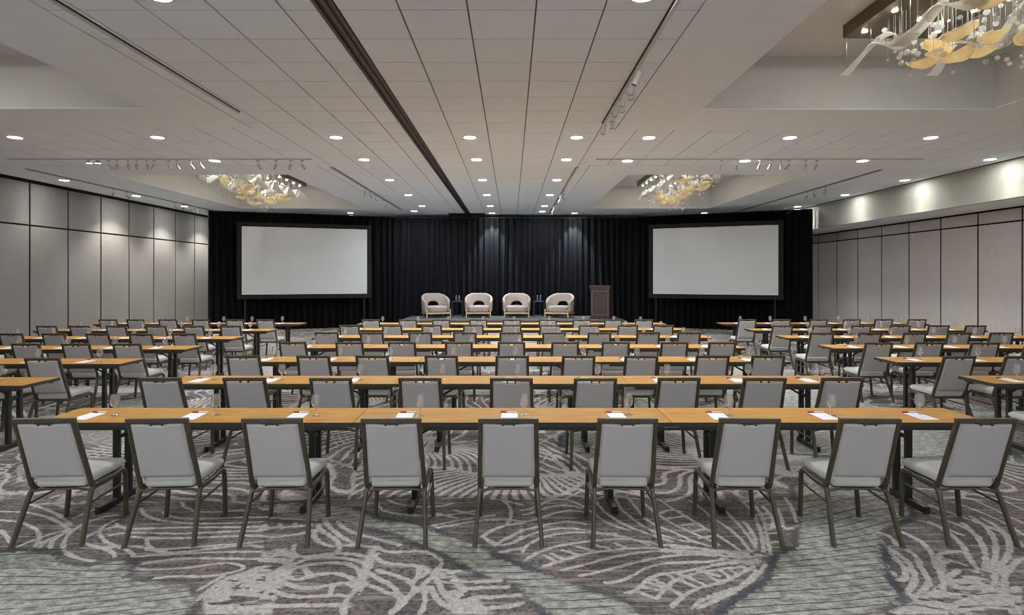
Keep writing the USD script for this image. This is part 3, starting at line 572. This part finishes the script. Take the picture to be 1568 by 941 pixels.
# ------------------------------------------------------------------ chandeliers (origin on the coffer top, length along y)
def strip_mesh(pts, wdir, w, th=.006):
    p = np.asarray(pts, float); wd = np.asarray(wdir, float); n = len(p)
    t = np.gradient(p, axis=0); t /= np.linalg.norm(t, axis=1, keepdims=True); nn = np.cross(t, wd); nn /= np.linalg.norm(nn, axis=1, keepdims=True)
    V = np.vstack([p + wd * w / 2 + nn * th / 2, p - wd * w / 2 + nn * th / 2, p - wd * w / 2 - nn * th / 2, p + wd * w / 2 - nn * th / 2]); F = []
    for k in range(4):
        a, b = k * n, ((k + 1) % 4) * n
        for i in range(n - 1): F.append([a + i, b + i, b + i + 1, a + i + 1])
    F.append([0, 3 * n, 2 * n, n]); F.append([n - 1, 2 * n - 1, 3 * n - 1, 4 * n - 1])
    return V, np.array(F)
def shell_mesh(L, W, D):
    """A pointed leaf-shaped dish, solid, 8 mm thick."""
    nu, nv = 15, 9; u = np.linspace(0, 1, nu); v = np.linspace(-1, 1, nv); U, V = np.meshgrid(u, v, indexing='ij')
    hw = W / 2 * (np.sin(np.pi * np.clip(U, 0, 1) ** .8) ** .75 + .02) * (1 + .06 * np.sin(9 * U))
    x = (U - .5) * L; y = V * hw; z = -D * np.sin(np.pi * U) ** .7 * (1 - V ** 2) + .10 * L * (U - .5) ** 2 * 2 + .012 * np.sin(7 * U + 2 * V)
    top = np.stack([x, y, z], -1).reshape(-1, 3); bot = top - [0, 0, .008]; n = nu * nv; F = []
    for i in range(nu - 1):
        for j in range(nv - 1):
            a = i * nv + j; F += [[a, a + nv, a + nv + 1, a + 1], [a + n, a + n + 1, a + n + nv + 1, a + n + nv]]
    for i in range(nu - 1):
        for j in (0, nv - 1): a = i * nv + j; F.append([a, a + n, a + nv + n, a + nv])
    return np.vstack([top, bot]), np.array(F)
def moved(vf, rot=(0, 0, 0), loc=(0, 0, 0)):
    v, f = vf; R = trimesh.transformations.euler_matrix(*rot)[:3, :3]; return v @ R.T + np.array(loc), f
def mk_chandelier(label, loc, rotz, group):
    r = np.random.default_rng(5); t = thing('chandelier', label, 'chandelier', loc, rotz, group)
    obj('canopy', bx(-.6, .6, -2.35, 2.35, -.165, 0, .004), M_canopy, t)
    for y in np.linspace(-2.15, 2.15, 9):
        for x in (-.45, .45, 0) if abs(y) < 1.9 else (-.45, .45):
            obj('canopy_spot', cyl(.03, -.172, -.166, 14, x, y + (.22 if x == 0 else 0)), M_clens, t)
    wires = []
    def hang(x, y, z): wires.append(bx(x - .0015, x + .0015, y - .0015, y + .0015, z, -.165))
    # ribbons: wavy strips down both long sides, crossing one another in pairs
    for sx in (-1, 1):
        for k in range(5):
            for q in (0, 1):
                y0 = 2.42 - k * 1.02 - q * .28; s = np.linspace(0, 1, 22); Lr = 1.25
                x = sx * (.50 + .07 * np.cos(s * 2 * np.pi + q * np.pi)) + r.uniform(-.03, .03)
                z = -.52 + .13 * np.sin(s * 2 * np.pi + q * 2.4 - 1.3) - .05 * math.cos(y0) 
                y = y0 - s * Lr; tw = .5 * np.sin(s * 2 * np.pi + q * 1.5)
                wd = np.stack([np.cos(tw), 0 * s, np.sin(tw)], 1)
                obj('ribbon', strip_mesh(np.stack([x, y, z], 1), wd, .155), M_ribbon, t, True)
                for i in (1, 11, 20): hang(x[i], y[i], z[i])
    # amber shells: lowest in the middle
    for k in range(22):
        y = -2.0 + 4.0 * (k + .5) / 22 + r.uniform(-.08, .08); x = r.uniform(-.42, .42); env = 1 - (abs(y) / 2.35) ** 1.5
        z = -.46 - (.18 + .42 * ((k * 7) % 10) / 9) * env * (1 - (abs(x) / .8) ** 2) + r.uniform(-.05, .05)
        L = r.uniform(.30, .46); obj('amber_shell', moved(shell_mesh(L, L * .62, .075), (r.uniform(-.2, .2), r.uniform(-.25, .25), r.uniform(0, 6.28)), (x, y, z)), M_amber, t, True)
        hang(x - .08, y, z); hang(x + .08, y, z)
    # crystal balls on wires
    sph = trimesh.creation.icosphere(2)
    for k in range(270):
        y = r.uniform(-2.05, 2.05); x = r.uniform(-.48, .48); env = 1 - (abs(y) / 2.35) ** 1.5
        z = -.28 - r.uniform(0, 1) * (.25 + .60 * env); rad = r.uniform(.016, .034)
        if k % 11 == 0: z = -.62 - .55 * env - r.uniform(0, .06); rad = .02
        m = sph.copy(); m.apply_scale(rad); m.apply_translation([x, y, z]); obj('crystal_ball', m, M_crystal, t, True)
        if k % 2: hang(x, y, z)
    obj('suspension_wires', cat(*wires), M_wire, t, kind='stuff')
    return t
chandelier = Proto(mk_chandelier)
CT = CZ + .79
chandelier('large chandelier of amber shells, crystal balls and pearly ribbons in the near right coffer', (4.80, 4.70, CT), 0, 'crystal chandeliers in the coffers')
chandelier('amber shell and crystal chandelier in the far right coffer, before the right screen', (4.80, 16.25, CT), 0, 'crystal chandeliers in the coffers')
chandelier('amber shell and crystal chandelier in the far left coffer, before the left screen', (-7.45, 16.25, CT), 0, 'crystal chandeliers in the coffers')
chandelier('amber shell and crystal chandelier hidden up in the near left coffer', (-7.3, 4.70, CT), 0, 'crystal chandeliers in the coffers')  # unseen; placed so that the near left coffer is lit

# ------------------------------------------------------------------ banquet chair
def mk_chair(label, loc, rotz, group):
    t = thing('banquet_chair', label, 'chair', loc, rotz, group)
    for s in (-1, 1):
        rear = fillet([(s * .232, -.290, 0), (s * .208, -.172, .300), (s * .203, -.140, .352), (s * .203, .03, .352)], [.05, .05], 4)
        g = obj('leg', tube(rear, .0145, .0175, square=True, up=(0, 1, 0)), M_bronze, t); obj('glide', cyl(.019, 0, .008, 10, s * .2315, -.289), M_glide, g)
        front = fillet([(s * .203, .03, .352), (s * .205, .228, .372), (s * .222, .205, 0)], [.065], 7)
        g = obj('leg', tube(front, .0145, .0175, square=True), M_bronze, t); obj('glide', cyl(.019, 0, .008, 10, s * .222, .205), M_glide, g)
        obj('stretcher', tube([(s * .211, -.192, .255), (s * .212, .212, .265)], .008, k=8), M_bronze, t)
    obj('cross_bar', tube(fillet([(-.203, -.160, .338), (-.10, -.14, .346), (.10, -.14, .346), (.203, -.160, .338)], .08, 4), .009, k=8), M_bronze, t)
    for q in (-1, 1):
        obj('back_post', tube(fillet([(q * .196, -.03, .352), (q * .205, -.142, .356), (q * .190, -.3035, .858)], [.06], 6), .0150, .0160, square=True), M_bronze, t)
    obj('top_rail', bx(-.2055, .2055, -.325, -.291, .857, .889, .004), M_bronze, t)
    # upholstered back: a padded slab whose top edge dips in the middle
    def back(U, V):
        a = U * 2 * np.pi
        cx, cz = np.cos(a), np.sin(a); k = (np.abs(cx) ** 5 + np.abs(cz) ** 5) ** (-1 / 5); ex, ez = cx * k, cz * k
        sh = np.sin(V * np.pi) ** .45 * (V > 0) * (V < 1) ; side = np.where(V < .5, -1, 1) * (1 - np.abs(2 * V - 1) ** 1.0) 
        return ex, ez, side
    nu, nv = 25, 31; g = np.linspace(-1, 1, nu); h = np.linspace(-1, 1, nv); G, H = np.meshgrid(g, h, indexing='ij')
    hw = .175 + .008 * (1 - H) / 2; x = G * hw
    zt = .852 - .011 * np.exp(-(G / .35) ** 2); zb = .442; z = zb + (H + 1) / 2 * (zt - zb)
    yy = -.150 + (z - .356) * (-.166 / .516)
    ed = np.minimum(1, np.minimum((1 - np.abs(G)) / .10, (1 - np.abs(H)) / .07)); puff = .018 * np.sqrt(np.clip(1 - (1 - ed) ** 2, 0, 1))
    puff2 = puff + .008 * (1 - G ** 2) * (1 - H ** 2)
    n = nu * nv; Pb = np.stack([x, yy - puff - .001, z], -1).reshape(-1, 3); Pf = np.stack([x, yy + puff2 + .001, z], -1).reshape(-1, 3); F = []
    for i in range(nu - 1):
        for j in range(nv - 1):
            a = i * nv + j; F += [[a, a + nv, a + nv + 1, a + 1], [a + n, a + n + 1, a + n + nv + 1, a + n + nv]]
    for i in range(nu - 1):
        for j in (0, nv - 1): a = i * nv + j; F.append([a, a + n, a + nv + n, a + nv] if j == 0 else [a, a + nv, a + nv + n, a + n])
    for j in range(nv - 1):
        for i in (0, nu - 1): a = i * nv + j; F.append([a, a + 1, a + 1 + n, a + n] if i == 0 else [a, a + n, a + 1 + n, a + 1])
    bm = trimesh.Trimesh(Pb.tolist() + Pf.tolist(), np.vstack([np.array(F)[:, [0, 1, 2]], np.array(F)[:, [0, 2, 3]]]), process=False); bm.fix_normals()
    obj('backrest', bm, M_chair, t, 45)
    for q in (-.045, .030): obj('back_bracket', bx(q, q + .015, -.318, -.296, .838, .862), M_bronze, t)
    # seat pad with crowned top and waterfall front
    P = []
    for yb, hwx, z0, z1, r in ((-.165, .176, .360, .446, .030), (.235, .202, .376, .450, .028), (.248, .202, .395, .432, .018)):
        for sx in (-1, 1):
            for zz in (z0 + r, z1 - r): P.append(np.array([sx * (hwx - r), yb + (r if yb < 0 else -r), zz]) + ICO * r)
    for gx in np.linspace(-.12, .12, 5):
        for gy in np.linspace(-.10, .17, 5): P.append(np.array([[gx, gy, .468 - .010 * (gx / .12) ** 2 - .007 * ((gy - .035) / .135) ** 2]]))
    obj('seat', trimesh.convex.convex_hull(np.vstack(P)), M_seat, t, 50)
    obj('seat_pan', bx(-.15, .15, -.13, .19, .350, .364, .003), M_black, t)
    return t
chair = Proto(mk_chair)

# ------------------------------------------------------------------ seminar table (origin on the floor under its centre)
TD, TL, TZ = .479, 2.437, .74
def mk_table(label, loc, rotz, group):
    t = thing('seminar_table', label, 'table', loc, rotz, group)
    obj('tabletop', bx(-TL / 2 + .0012, TL / 2 - .0012, -TD / 2 + .002, TD / 2 - .002, TZ - .028, TZ, .0006), M_wood, t)
    e = .004
    ring_ = sbox(-TL / 2, -TD / 2, TL / 2, TD / 2).difference(sbox(-TL / 2 + .0012, -TD / 2 + .002, TL / 2 - .0012, TD / 2 - .002))
    obj('edge_band', extrude(ring_, TZ - .036, TZ - .003), M_edge, t)
    obj('apron', cat(bx(-TL / 2 + .06, TL / 2 - .06, -TD / 2 + .012, -TD / 2 + .037, TZ - .062, TZ - .0285), bx(-TL / 2 + .06, TL / 2 - .06, TD / 2 - .037, TD / 2 - .012, TZ - .062, TZ - .0285)), M_black, t)
    for sx in (-1, 1):
        x = sx * .80
        for y in (.065, .205): obj('leg', bx(x - .024, x + .024, y - .020, y + .020, .045, TZ - .03, .004), M_black, t)
        obj('foot_bar', bx(x - .024, x + .024, -.150, .265, 0.0, .055, .006), M_black, t)
        obj('leg_plate', bx(x - .04, x + .04, -.18, .2, TZ - .040, TZ - .0285), M_black, t)
        xi = x - sx * .30
        obj('brace', tube([(x - sx * .022, .135, TZ - .20), (xi, .135, TZ - .042)], .011, k=8), M_black, t)
        obj('leg_link', bx(x - .012, x + .012, .085, .185, TZ - .215, TZ - .185), M_black, t)
    return t
table = Proto(mk_table)

# ------------------------------------------------------------------ table settings
def mk_pad(label, loc, rotz, group):
    t = thing('notepad', label, 'notepad', loc, rotz, group)
    obj('paper', bx(-.066, .066, -.105, .105, 0, .004, .0005), M_paper, t)
    obj('binding', bx(-.066, .066, .097, .1052, .004, .0048), M_paper, t); return t
pad = Proto(mk_pad)
def mk_pen(label, loc, rotz, group):
    t = thing('pen', label, 'pen', loc, rotz, group); R = trimesh.transformations.rotation_matrix(math.pi / 2, [0, 1, 0])
    def seg(prof): m = lathe(prof, 10); m.apply_transform(R); m.apply_translation([0, 0, .0065]); return m
    g = obj('cap', seg([(0, -.062), (.0052, -.062), (.0065, -.058), (.0065, -.018), (0, -.018)]), M_red, t)
    obj('barrel', seg([(0, -.018), (.0056, -.018), (.0056, .060), (.003, .066), (0, .066)]), M_penw, t)
    obj('clip', bx(-.060, -.030, -.0015, .0015, .0130, .0150), M_red, g); obj('push_button', seg([(0, -.070), (.003, -.070), (.003, -.062), (0, -.062)]), M_penb, t)
    return t
pen = Proto(mk_pen)
def mk_goblet(label, loc, rotz, group):
    t = thing('water_goblet', label, 'glass', loc, rotz, group)
    o = [(.010, .062), (.018, .066), (.028, .076), (.0355, .094), (.0375, .112), (.0355, .135), (.0305, .158), (.0285, .168)]
    i = [(r_ - .0016, z_ + (.002 if k < 3 else 0)) for k, (r_, z_) in enumerate(o)]; i[-1] = (o[-1][0] - .0016, .168)
    obj('bowl', lathe([(0, .060)] + o + i[::-1] + [(0, .066)], 24), M_glass, t, 60)
    obj('stem', lathe([(0, .005), (.0052, .006), (.0042, .015), (.0036, .034), (.0048, .048), (.010, .0595), (0, .0605)], 14), M_foot, t, 60)
    obj('foot', lathe([(0, 0), (.030, 0), (.031, .002), (.018, .005), (.006, .0075), (0, .0075)], 24), M_foot, t, 60)
    return t
goblet = Proto(mk_goblet)

# ------------------------------------------------------------------ rows of tables, chairs and settings
FRONT = 4.252
MID_D = [4.252, 5.795, 7.30, 8.72, 10.18, 11.68, 13.12]
MID_X = [[-3.20, -2.43, -1.635, -.824, -.02, .797, 1.635, 2.454, 3.24], [-3.36, -2.56, -1.72, -.87, .01, .80, 1.60, 2.43, 3.17], [-3.3, -2.43, -1.70, -.85, 0, .82, 1.60, 2.48, 3.16],
         [-3.24, -2.40, -1.63, -.79, 0, .80, 1.56, 2.41, 3.12], [-3.23, -2.44, -1.59, -.80, 0, .75, 1.53, 2.38, 3.10], [-3.26, -2.40, -1.61, -.77, 0, .78, 1.57, 2.34, 3.07], [-3.2, -2.36, -1.59, -.74, 0, .83, 1.60, 2.31, 3.02]]
LEFT_D = [5.70, 7.12, 8.55, 9.98, 11.5, 13.15]; LEFT_X = [-9.2, -8.54, -7.84, -7.05, -6.31, -5.58]
RIGHT_D = [5.80, 7.26, 8.67, 10.14, 11.58, 13.2]; RIGHT_X = [5.42, 6.19, 7.0, 7.77, 8.54, 9.28]
MID_PX = [-3.37, -2.54, -1.71, -.85, -.016, .843, 1.65, 2.49, 3.26]; MID_GX = [-3.19, -2.385, -1.57, -.73, .103, .947, 1.75, 2.57, 3.30]
def visible(x, y): return abs(x) < 1.0 * y
def setting(xc, front, px, gx, where, grp):
    pad(f'white notepad at the {where}', (px, front + .175, TZ), float(rng.uniform(-4, 4)), f'notepads {grp}')
    pen(f'red and white pen at the {where}', (px + float(rng.uniform(-.012, .012)), front + .302, TZ), float(rng.uniform(-7, 7)), f'pens {grp}')
    goblet(f'stemmed glass goblet at the {where}', (gx, front + .235 + float(rng.uniform(-.02, .02)), TZ), 0, f'goblets {grp}')
ROWN = ['front', 'second', 'third', 'fourth', 'fifth', 'sixth', 'last']
for i, D in enumerate(MID_D):
    for k in (-1, 0, 1): table(f'wood topped seminar table, {("left", "centre", "right")[k + 1]} of three {ROWN[i]} row of the middle block', (k * 2.44 + .01, D + TD / 2, 0), 0, f'tables in the middle block')
    for j, x in enumerate(MID_X[i]):
        nm = f'{ORD[j]} from the left, {ROWN[i]} row, middle block'
        rz = [3, 3, 1, 1, 0, -1, -2, -2, -1][j] if i == 0 else float(rng.uniform(-2.5, 2.5))
        chair(f'light grey banquet chair {nm}', (x, D - .152 + (0 if i == 0 else float(rng.uniform(-.03, .0))), 0), rz, 'chairs in the middle block')
        px, gx = (MID_PX[j], MID_GX[j]) if i == 0 else (x - .02 + float(rng.uniform(-.04, .04)), x + .10 + float(rng.uniform(-.05, .05)))
        setting(x, D, px, gx, f'{ORD[j]} place from the left, {ROWN[i]} row, middle block', 'in the middle block')
for blk, DS, XS, sgn in (('left', LEFT_D, LEFT_X[::-1], -1), ('right', RIGHT_D, RIGHT_X, 1)):
    for i, D in enumerate(DS):
        rn = (ROWN[:5] + ['last'])[i]
        for k in (0, 1):
            xt = sgn * (5.01 + (.03 if sgn > 0 else 0) + 1.22 + 2.44 * k)
            if visible(abs(xt) - 1.2, D + .4): table(f'wood topped seminar table, {("inner", "outer")[k]} of two {rn} row of the {blk} block', (xt, D + TD / 2, 0), 0, f'tables in the {blk} block')
        for j, x in enumerate(XS):
            if not visible(abs(x) - .3, D + .1): continue
            nm = f'{ORD[j]} from the aisle, {rn} row, {blk} block'
            chair(f'light grey banquet chair {nm}', (x + float(rng.uniform(-.02, .02)), D - .152 + float(rng.uniform(-.04, .0)), 0), float(rng.uniform(-3, 3)), f'chairs in the {blk} block')
            if visible(abs(x) - .1, D + .25): setting(x, D, x + float(rng.uniform(-.05, .03)), x + .10 + float(rng.uniform(-.05, .05)), f'{ORD[j]} place from the aisle, {rn} row, {blk} block', f'in the {blk} block')

# ------------------------------------------------------------------ drape, screens, stage
def drape_run(label, p0, p1, z0, z1, npan, m, seed, amp=.075, wl=.23):
    r = np.random.default_rng(seed); p0, p1 = np.array(p0), np.array(p1); L = np.linalg.norm(p1 - p0); d = (p1 - p0) / L; nrm = np.array([d[1], -d[0]])
    t = thing('drape', label, 'curtain', (0, 0, 0), 0, 'black drapes around the stage')
    for k in range(npan):
        s0, s1 = L * k / npan - .012, L * (k + 1) / npan + .012; n = max(16, int((s1 - s0) / .018)); s = np.linspace(s0, s1, n); z = np.linspace(z0, z1, 10); S, Z = np.meshgrid(s, z, indexing='ij')
        ph = 2 * np.pi * S / wl + 2.2 * (meshkit.noise(np.stack([S * 1.7, Z * .25, Z * 0 + seed], -1), seed) - .5) * 2
        a = amp * (.5 + .9 * meshkit.noise(np.stack([S * 2.1, Z * .2, Z * 0], -1), seed + 3)) * (.55 + .45 * (z1 - Z) / (z1 - z0))
        off = a * np.sin(ph) + .35 * a * np.sin(2.3 * ph + 1)
        P = np.stack([p0[0] + d[0] * S + nrm[0] * off, p0[1] + d[1] * S + nrm[1] * off, Z], -1); Q = P.copy(); Q[..., 0] -= nrm[0] * .006; Q[..., 1] -= nrm[1] * .006
        V = np.vstack([P.reshape(-1, 3), Q.reshape(-1, 3)]); N = n * 10; F = []
        for i in range(n - 1):
            for j in range(9):
                b = i * 10 + j; F += [[b, b + 10, b + 11, b + 1], [b + N, b + N + 1, b + N + 11, b + N + 10]]
        for i in range(n - 1):
            for j in (0, 9): b = i * 10 + j; F.append([b, b + N, b + 10 + N, b + 10])
        for j in range(9):
            for i in (0, n - 1): b = i * 10 + j; F.append([b, b + 1, b + 1 + N, b + N])
        obj('drape_panel', (V, np.array(F)), m, t, True)
    pole = [(p0[0], p0[1], z1 + .01), (p1[0], p1[1], z1 + .01)]
    obj('drape_pipe', tube(pole, .022, k=8), M_black, t)
    for q in ([0, 1] if npan < 5 else [0, .25, .5, .75, 1]):
        c = p0 + (p1 - p0) * q - nrm * .09; obj('upright', cyl(.022, 0, z1, 10, c[0], c[1]), M_black, t)
    return t
ZD = 4.10
drape_run('tall black pleated drape hanging behind the stage armchairs', (-4.70, 21.22), (4.95, 21.22), .0, ZD, 7, M_drape, 3)
drape_run('black angled drape wing behind the left projection screen', (-10.35, 19.0), (-4.45, 20.98), .0, ZD, 4, M_drape_w, 5)
drape_run('black angled drape wing behind the right projection screen', (4.70, 20.98), (10.03, 18.55), .0, ZD, 4, M_drape_w, 9)
def screen(label, a, b):
    a, b = np.array(a), np.array(b); c = (a + b) / 2; L = np.linalg.norm(b - a); ang = math.degrees(math.atan2(b[1] - a[1], b[0] - a[0]))
    t = thing('projection_screen', label, 'projection screen', (c[0], c[1], 0), ang, 'projection screens beside the stage'); h = L / 2; z0, z1, w = 1.25, 3.58, .15
    obj('screen_fabric', bx(-h, h, -.002, .004, z0, z1), M_scr, t)
    obj('screen_border', extrude(sbox(-h - w, z0 - w, h + w, z1 + w).difference(sbox(-h, z0, h, z1)), -.012, .004).apply_transform(trimesh.transformations.rotation_matrix(math.pi / 2, [1, 0, 0])), M_scrf, t)
    obj('frame', cat(*[tube(q, .018, k=8) for q in ([(-h - w + .03, .03, z0 - w), (-h - w + .03, .03, z1 + w)], [(h + w - .03, .03, z0 - w), (h + w - .03, .03, z1 + w)], [(-h - w + .03, .03, z1 + w - .03), (h + w - .03, .03, z1 + w - .03)], [(-h - w + .03, .03, z0 - w + .03), (h + w - .03, .03, z0 - w + .03)])]), M_black, t)
    for s in (-1, 1):
        g = obj('leg', tube([(s * (h - .1), .05, 0.0), (s * (h - .1), .05, z1)], .02, k=8), M_black, t)
        obj('foot', tube([(s * (h - .1), -.30, .02), (s * (h - .1), .12, .02)], .02, k=8), M_black, g)
screen('wide blank projection screen with black border, left of the stage', (-9.18, 18.94), (-5.25, 20.25))
screen('wide blank projection screen with black border, right of the stage', (5.08, 19.95), (8.83, 18.40))
SZ = .40
st = thing('stage', 'low grey stage platform with black skirt in front of the drape', 'stage', (0, 0, 0))
for k in range(3): obj('deck', bx(-3.75 + 2.53 * k + .003, -3.75 + 2.53 * (k + 1) - .003, 18.65, 20.85, SZ - .05, SZ, .004), M_stage, st)
obj('skirt', bx(-3.74, 3.83, 18.67, 20.83, 0.0, SZ - .05), M_skirt, st)
stp = thing('stage_step', 'small black step at the left end of the stage', 'step', (0, 0, 0)); obj('tread', bx(-4.35, -3.78, 19.0, 19.9, .16, .20, .004), M_stage, stp); obj('riser', bx(-4.33, -3.79, 19.02, 19.88, 0, .16), M_skirt, stp)

def mk_armchair(label, loc, rotz, group):
    t = thing('armchair', label, 'armchair', loc, rotz, group)     # faces -y
    a, b, th = .455, .40, .105
    def shell():
        nu, k = 49, 14; V, F = [], []
        for i in range(nu):
            q = -1 + 2 * i / (nu - 1); phi = q * math.radians(122)       # 0 = back centre (+y)
            ex = np.sign(math.sin(phi)) * abs(math.sin(phi)) ** .9; ey = np.sign(math.cos(phi)) * abs(math.cos(phi)) ** .9
            cx, cy = ex * a, ey * b + .0
            nx, ny = ex / a, ey / b; l = math.hypot(nx, ny); nx, ny = nx / l, ny / l
            f = min(1, abs(q) / 1.0); top = .86 - .32 * max(0, (f - .22) / .78) ** 1.35; u = q / .25
            low = .20 if abs(u) >= 1 else .20 + (.365) * math.sqrt(max(0, 1 - u * u)) ** .6
            h, mid = (top - low) / 2, (top + low) / 2
            end = math.sqrt(max(.02, 1 - max(0, (abs(q) - .93) / .07) ** 2))
            for j in range(k):
                g = 2 * math.pi * j / k; c, s = math.cos(g), math.sin(g)
                rx = th / 2 * np.sign(c) * abs(c) ** .6 * end; rz = h * np.sign(s) * abs(s) ** (.28 if h > .1 else .7) * (.9 + .1 * end)
                lean = (mid + rz - .4) * .10
                V.append((cx + nx * (rx + lean * .5), cy + ny * (rx + lean), mid + rz))
        for i in range(nu - 1):
            for j in range(k): A, B = i * k + j, i * k + (j + 1) % k; F.append([A, B, B + k, A + k])
        n = len(V); V.append(tuple(np.mean(V[:k], 0))); V.append(tuple(np.mean(V[(nu - 1) * k:nu * k], 0)))
        T = [[f[0], f[1], f[2]] for f in F] + [[f[0], f[2], f[3]] for f in F]
        for j in range(k): T.append([n, (j + 1) % k, j]); T.append([n + 1, (nu - 1) * k + j, (nu - 1) * k + (j + 1) % k])
        m = trimesh.Trimesh(V, T, process=False); m.fix_normals(); return m
    obj('back_and_arms', shell(), M_boucle, t, 60)
    P = []
    for gz, s, r in ((.235, .99, .05), (.35, 1.0, .06), (.36, .97, .06)):
        for g in np.linspace(0, 2 * np.pi, 28, endpoint=False):
            x = np.sign(math.cos(g)) * abs(math.cos(g)) ** .55 * .395 * s; y = np.sign(math.sin(g)) * abs(math.sin(g)) ** .55 * .36 * s - .05
            P.append(np.array([x * .87, y * .87, gz]) + ICO * r * .8)
    for gx in (-.15, 0, .15):
        for gy in (-.2, 0, .15): P.append(np.array([[gx, gy - .03, .428 - .25 * gx * gx]]))
    obj('seat_cushion', trimesh.convex.convex_hull(np.vstack(P)), M_boucle, t, 60)
    obj('frame_rail', cat(bx(-.42, .42, -.40, -.365, .13, .19, .006), bx(-.42, .42, .30, .335, .13, .19, .006), bx(-.44, -.405, -.38, .32, .13, .19, .006), bx(.405, .44, -.38, .32, .13, .19, .006)), M_goldwood, t)
    for sx in (-1, 1):
        obj('leg', tube([(sx * .435, -.385, .004), (sx * .425, -.385, .30)], .016, .022, square=True), M_goldwood, t)
        obj('leg', tube([(sx * .36, .33, .006), (sx * .38, .30, .20)], .016, .022, square=True), M_goldwood, t)
    return t
armchair = Proto(mk_armchair)
for x, y, rz, l in ((-2.74, 20.16, 24, 'cream boucle armchair at the left end of the stage row, turned to the others'), (-1.19, 20.28, 2, 'cream boucle armchair with gold wood base, second from the left on stage'),
                    (.19, 20.28, 0, 'cream boucle armchair with gold wood base, third from the left on stage'), (1.76, 20.16, -24, 'cream boucle armchair nearest the lectern, turned to the others')):
    armchair(l, (x, y, SZ), rz, 'armchairs on the stage')
def mk_side(label, loc, rotz, group):
    t = thing('side_table', label, 'side table', loc, rotz, group)
    obj('table_top', bx(-.2, .2, -.2, .2, .545, .57, .003), M_black, t)
    for sx in (-1, 1):
        for sy in (-1, 1): obj('leg', bx(sx * .185 - .01, sx * .185 + .01, sy * .185 - .01, sy * .185 + .01, 0, .545), M_black, t)
    obj('lower_frame', cat(bx(-.175, .175, -.193, -.177, .06, .076), bx(-.175, .175, .177, .193, .06, .076), bx(-.193, -.177, -.175, .175, .06, .076), bx(.177, .193, -.175, .175, .06, .076)), M_black, t)
    return t
side = Proto(mk_side)
def mk_bottle(label, loc, rotz, group):
    t = thing('water_bottle', label, 'bottle', loc, rotz, group)
    obj('bottle_body', lathe([(0, 0), (.030, 0), (.032, .01), (.032, .13), (.024, .16), (.013, .185), (.013, .195), (0, .195)], 16), M_bottle, t, 50)
    obj('bottle_label', lathe([(.0325, .05), (.0332, .05), (.0332, .12), (.0325, .12), (.0325, .05)], 16), M_blue, t, 50); obj('cap', cyl(.015, .195, .215, 12), M_white, t); return t
bottle = Proto(mk_bottle)
for x, l in ((-1.96, 'between the first and second armchairs'), (1.0, 'between the third and fourth armchairs')):
    side(f'black square side table on stage {l}', (x, 20.3, SZ), 0, 'side tables on the stage')
    for k in (0, 1): bottle(f'blue labelled water bottle on the side table {l}, {("left", "right")[k]} one', (x - .05 + .11 * k, 20.28, SZ + .57), 0, 'water bottles on the side tables')
lc = thing('lectern', 'dark wood panelled lectern at the right end of the stage', 'lectern', (3.16, 19.5, SZ), -22)
obj('body', bx(-.33, .33, -.24, .24, .07, 1.03, .006), M_lect, lc); obj('base', bx(-.36, .36, -.27, .27, 0, .07, .008), M_lect, lc)
fp = obj('front_panel', extrude(sbox(-.27, .14, .27, .96), 0, .012).apply_transform(trimesh.transformations.rotation_matrix(math.pi / 2, [1, 0, 0])).apply_translation([0, -.24, 0]), M_lect, lc)
M_mould = plain('lectern_moulding', lin(112, 92, 82), .35)
obj('panel_moulding', extrude(sbox(-.29, .12, .29, .98).difference(sbox(-.265, .145, .265, .955)), 0, .020).apply_transform(trimesh.transformations.rotation_matrix(math.pi / 2, [1, 0, 0])).apply_translation([0, -.24, 0]), M_mould, fp)
top = trimesh.convex.convex_hull(np.array([(sx * .36, y, z) for sx in (-1, 1) for y, z in ((-.27, 1.03), (-.27, 1.15), (.27, 1.03), (.27, 1.06))])); obj('reading_top', top, M_lect, lc)
obj('rim', bx(-.365, .365, -.285, -.27, 1.10, 1.165, .003), M_lect, lc)
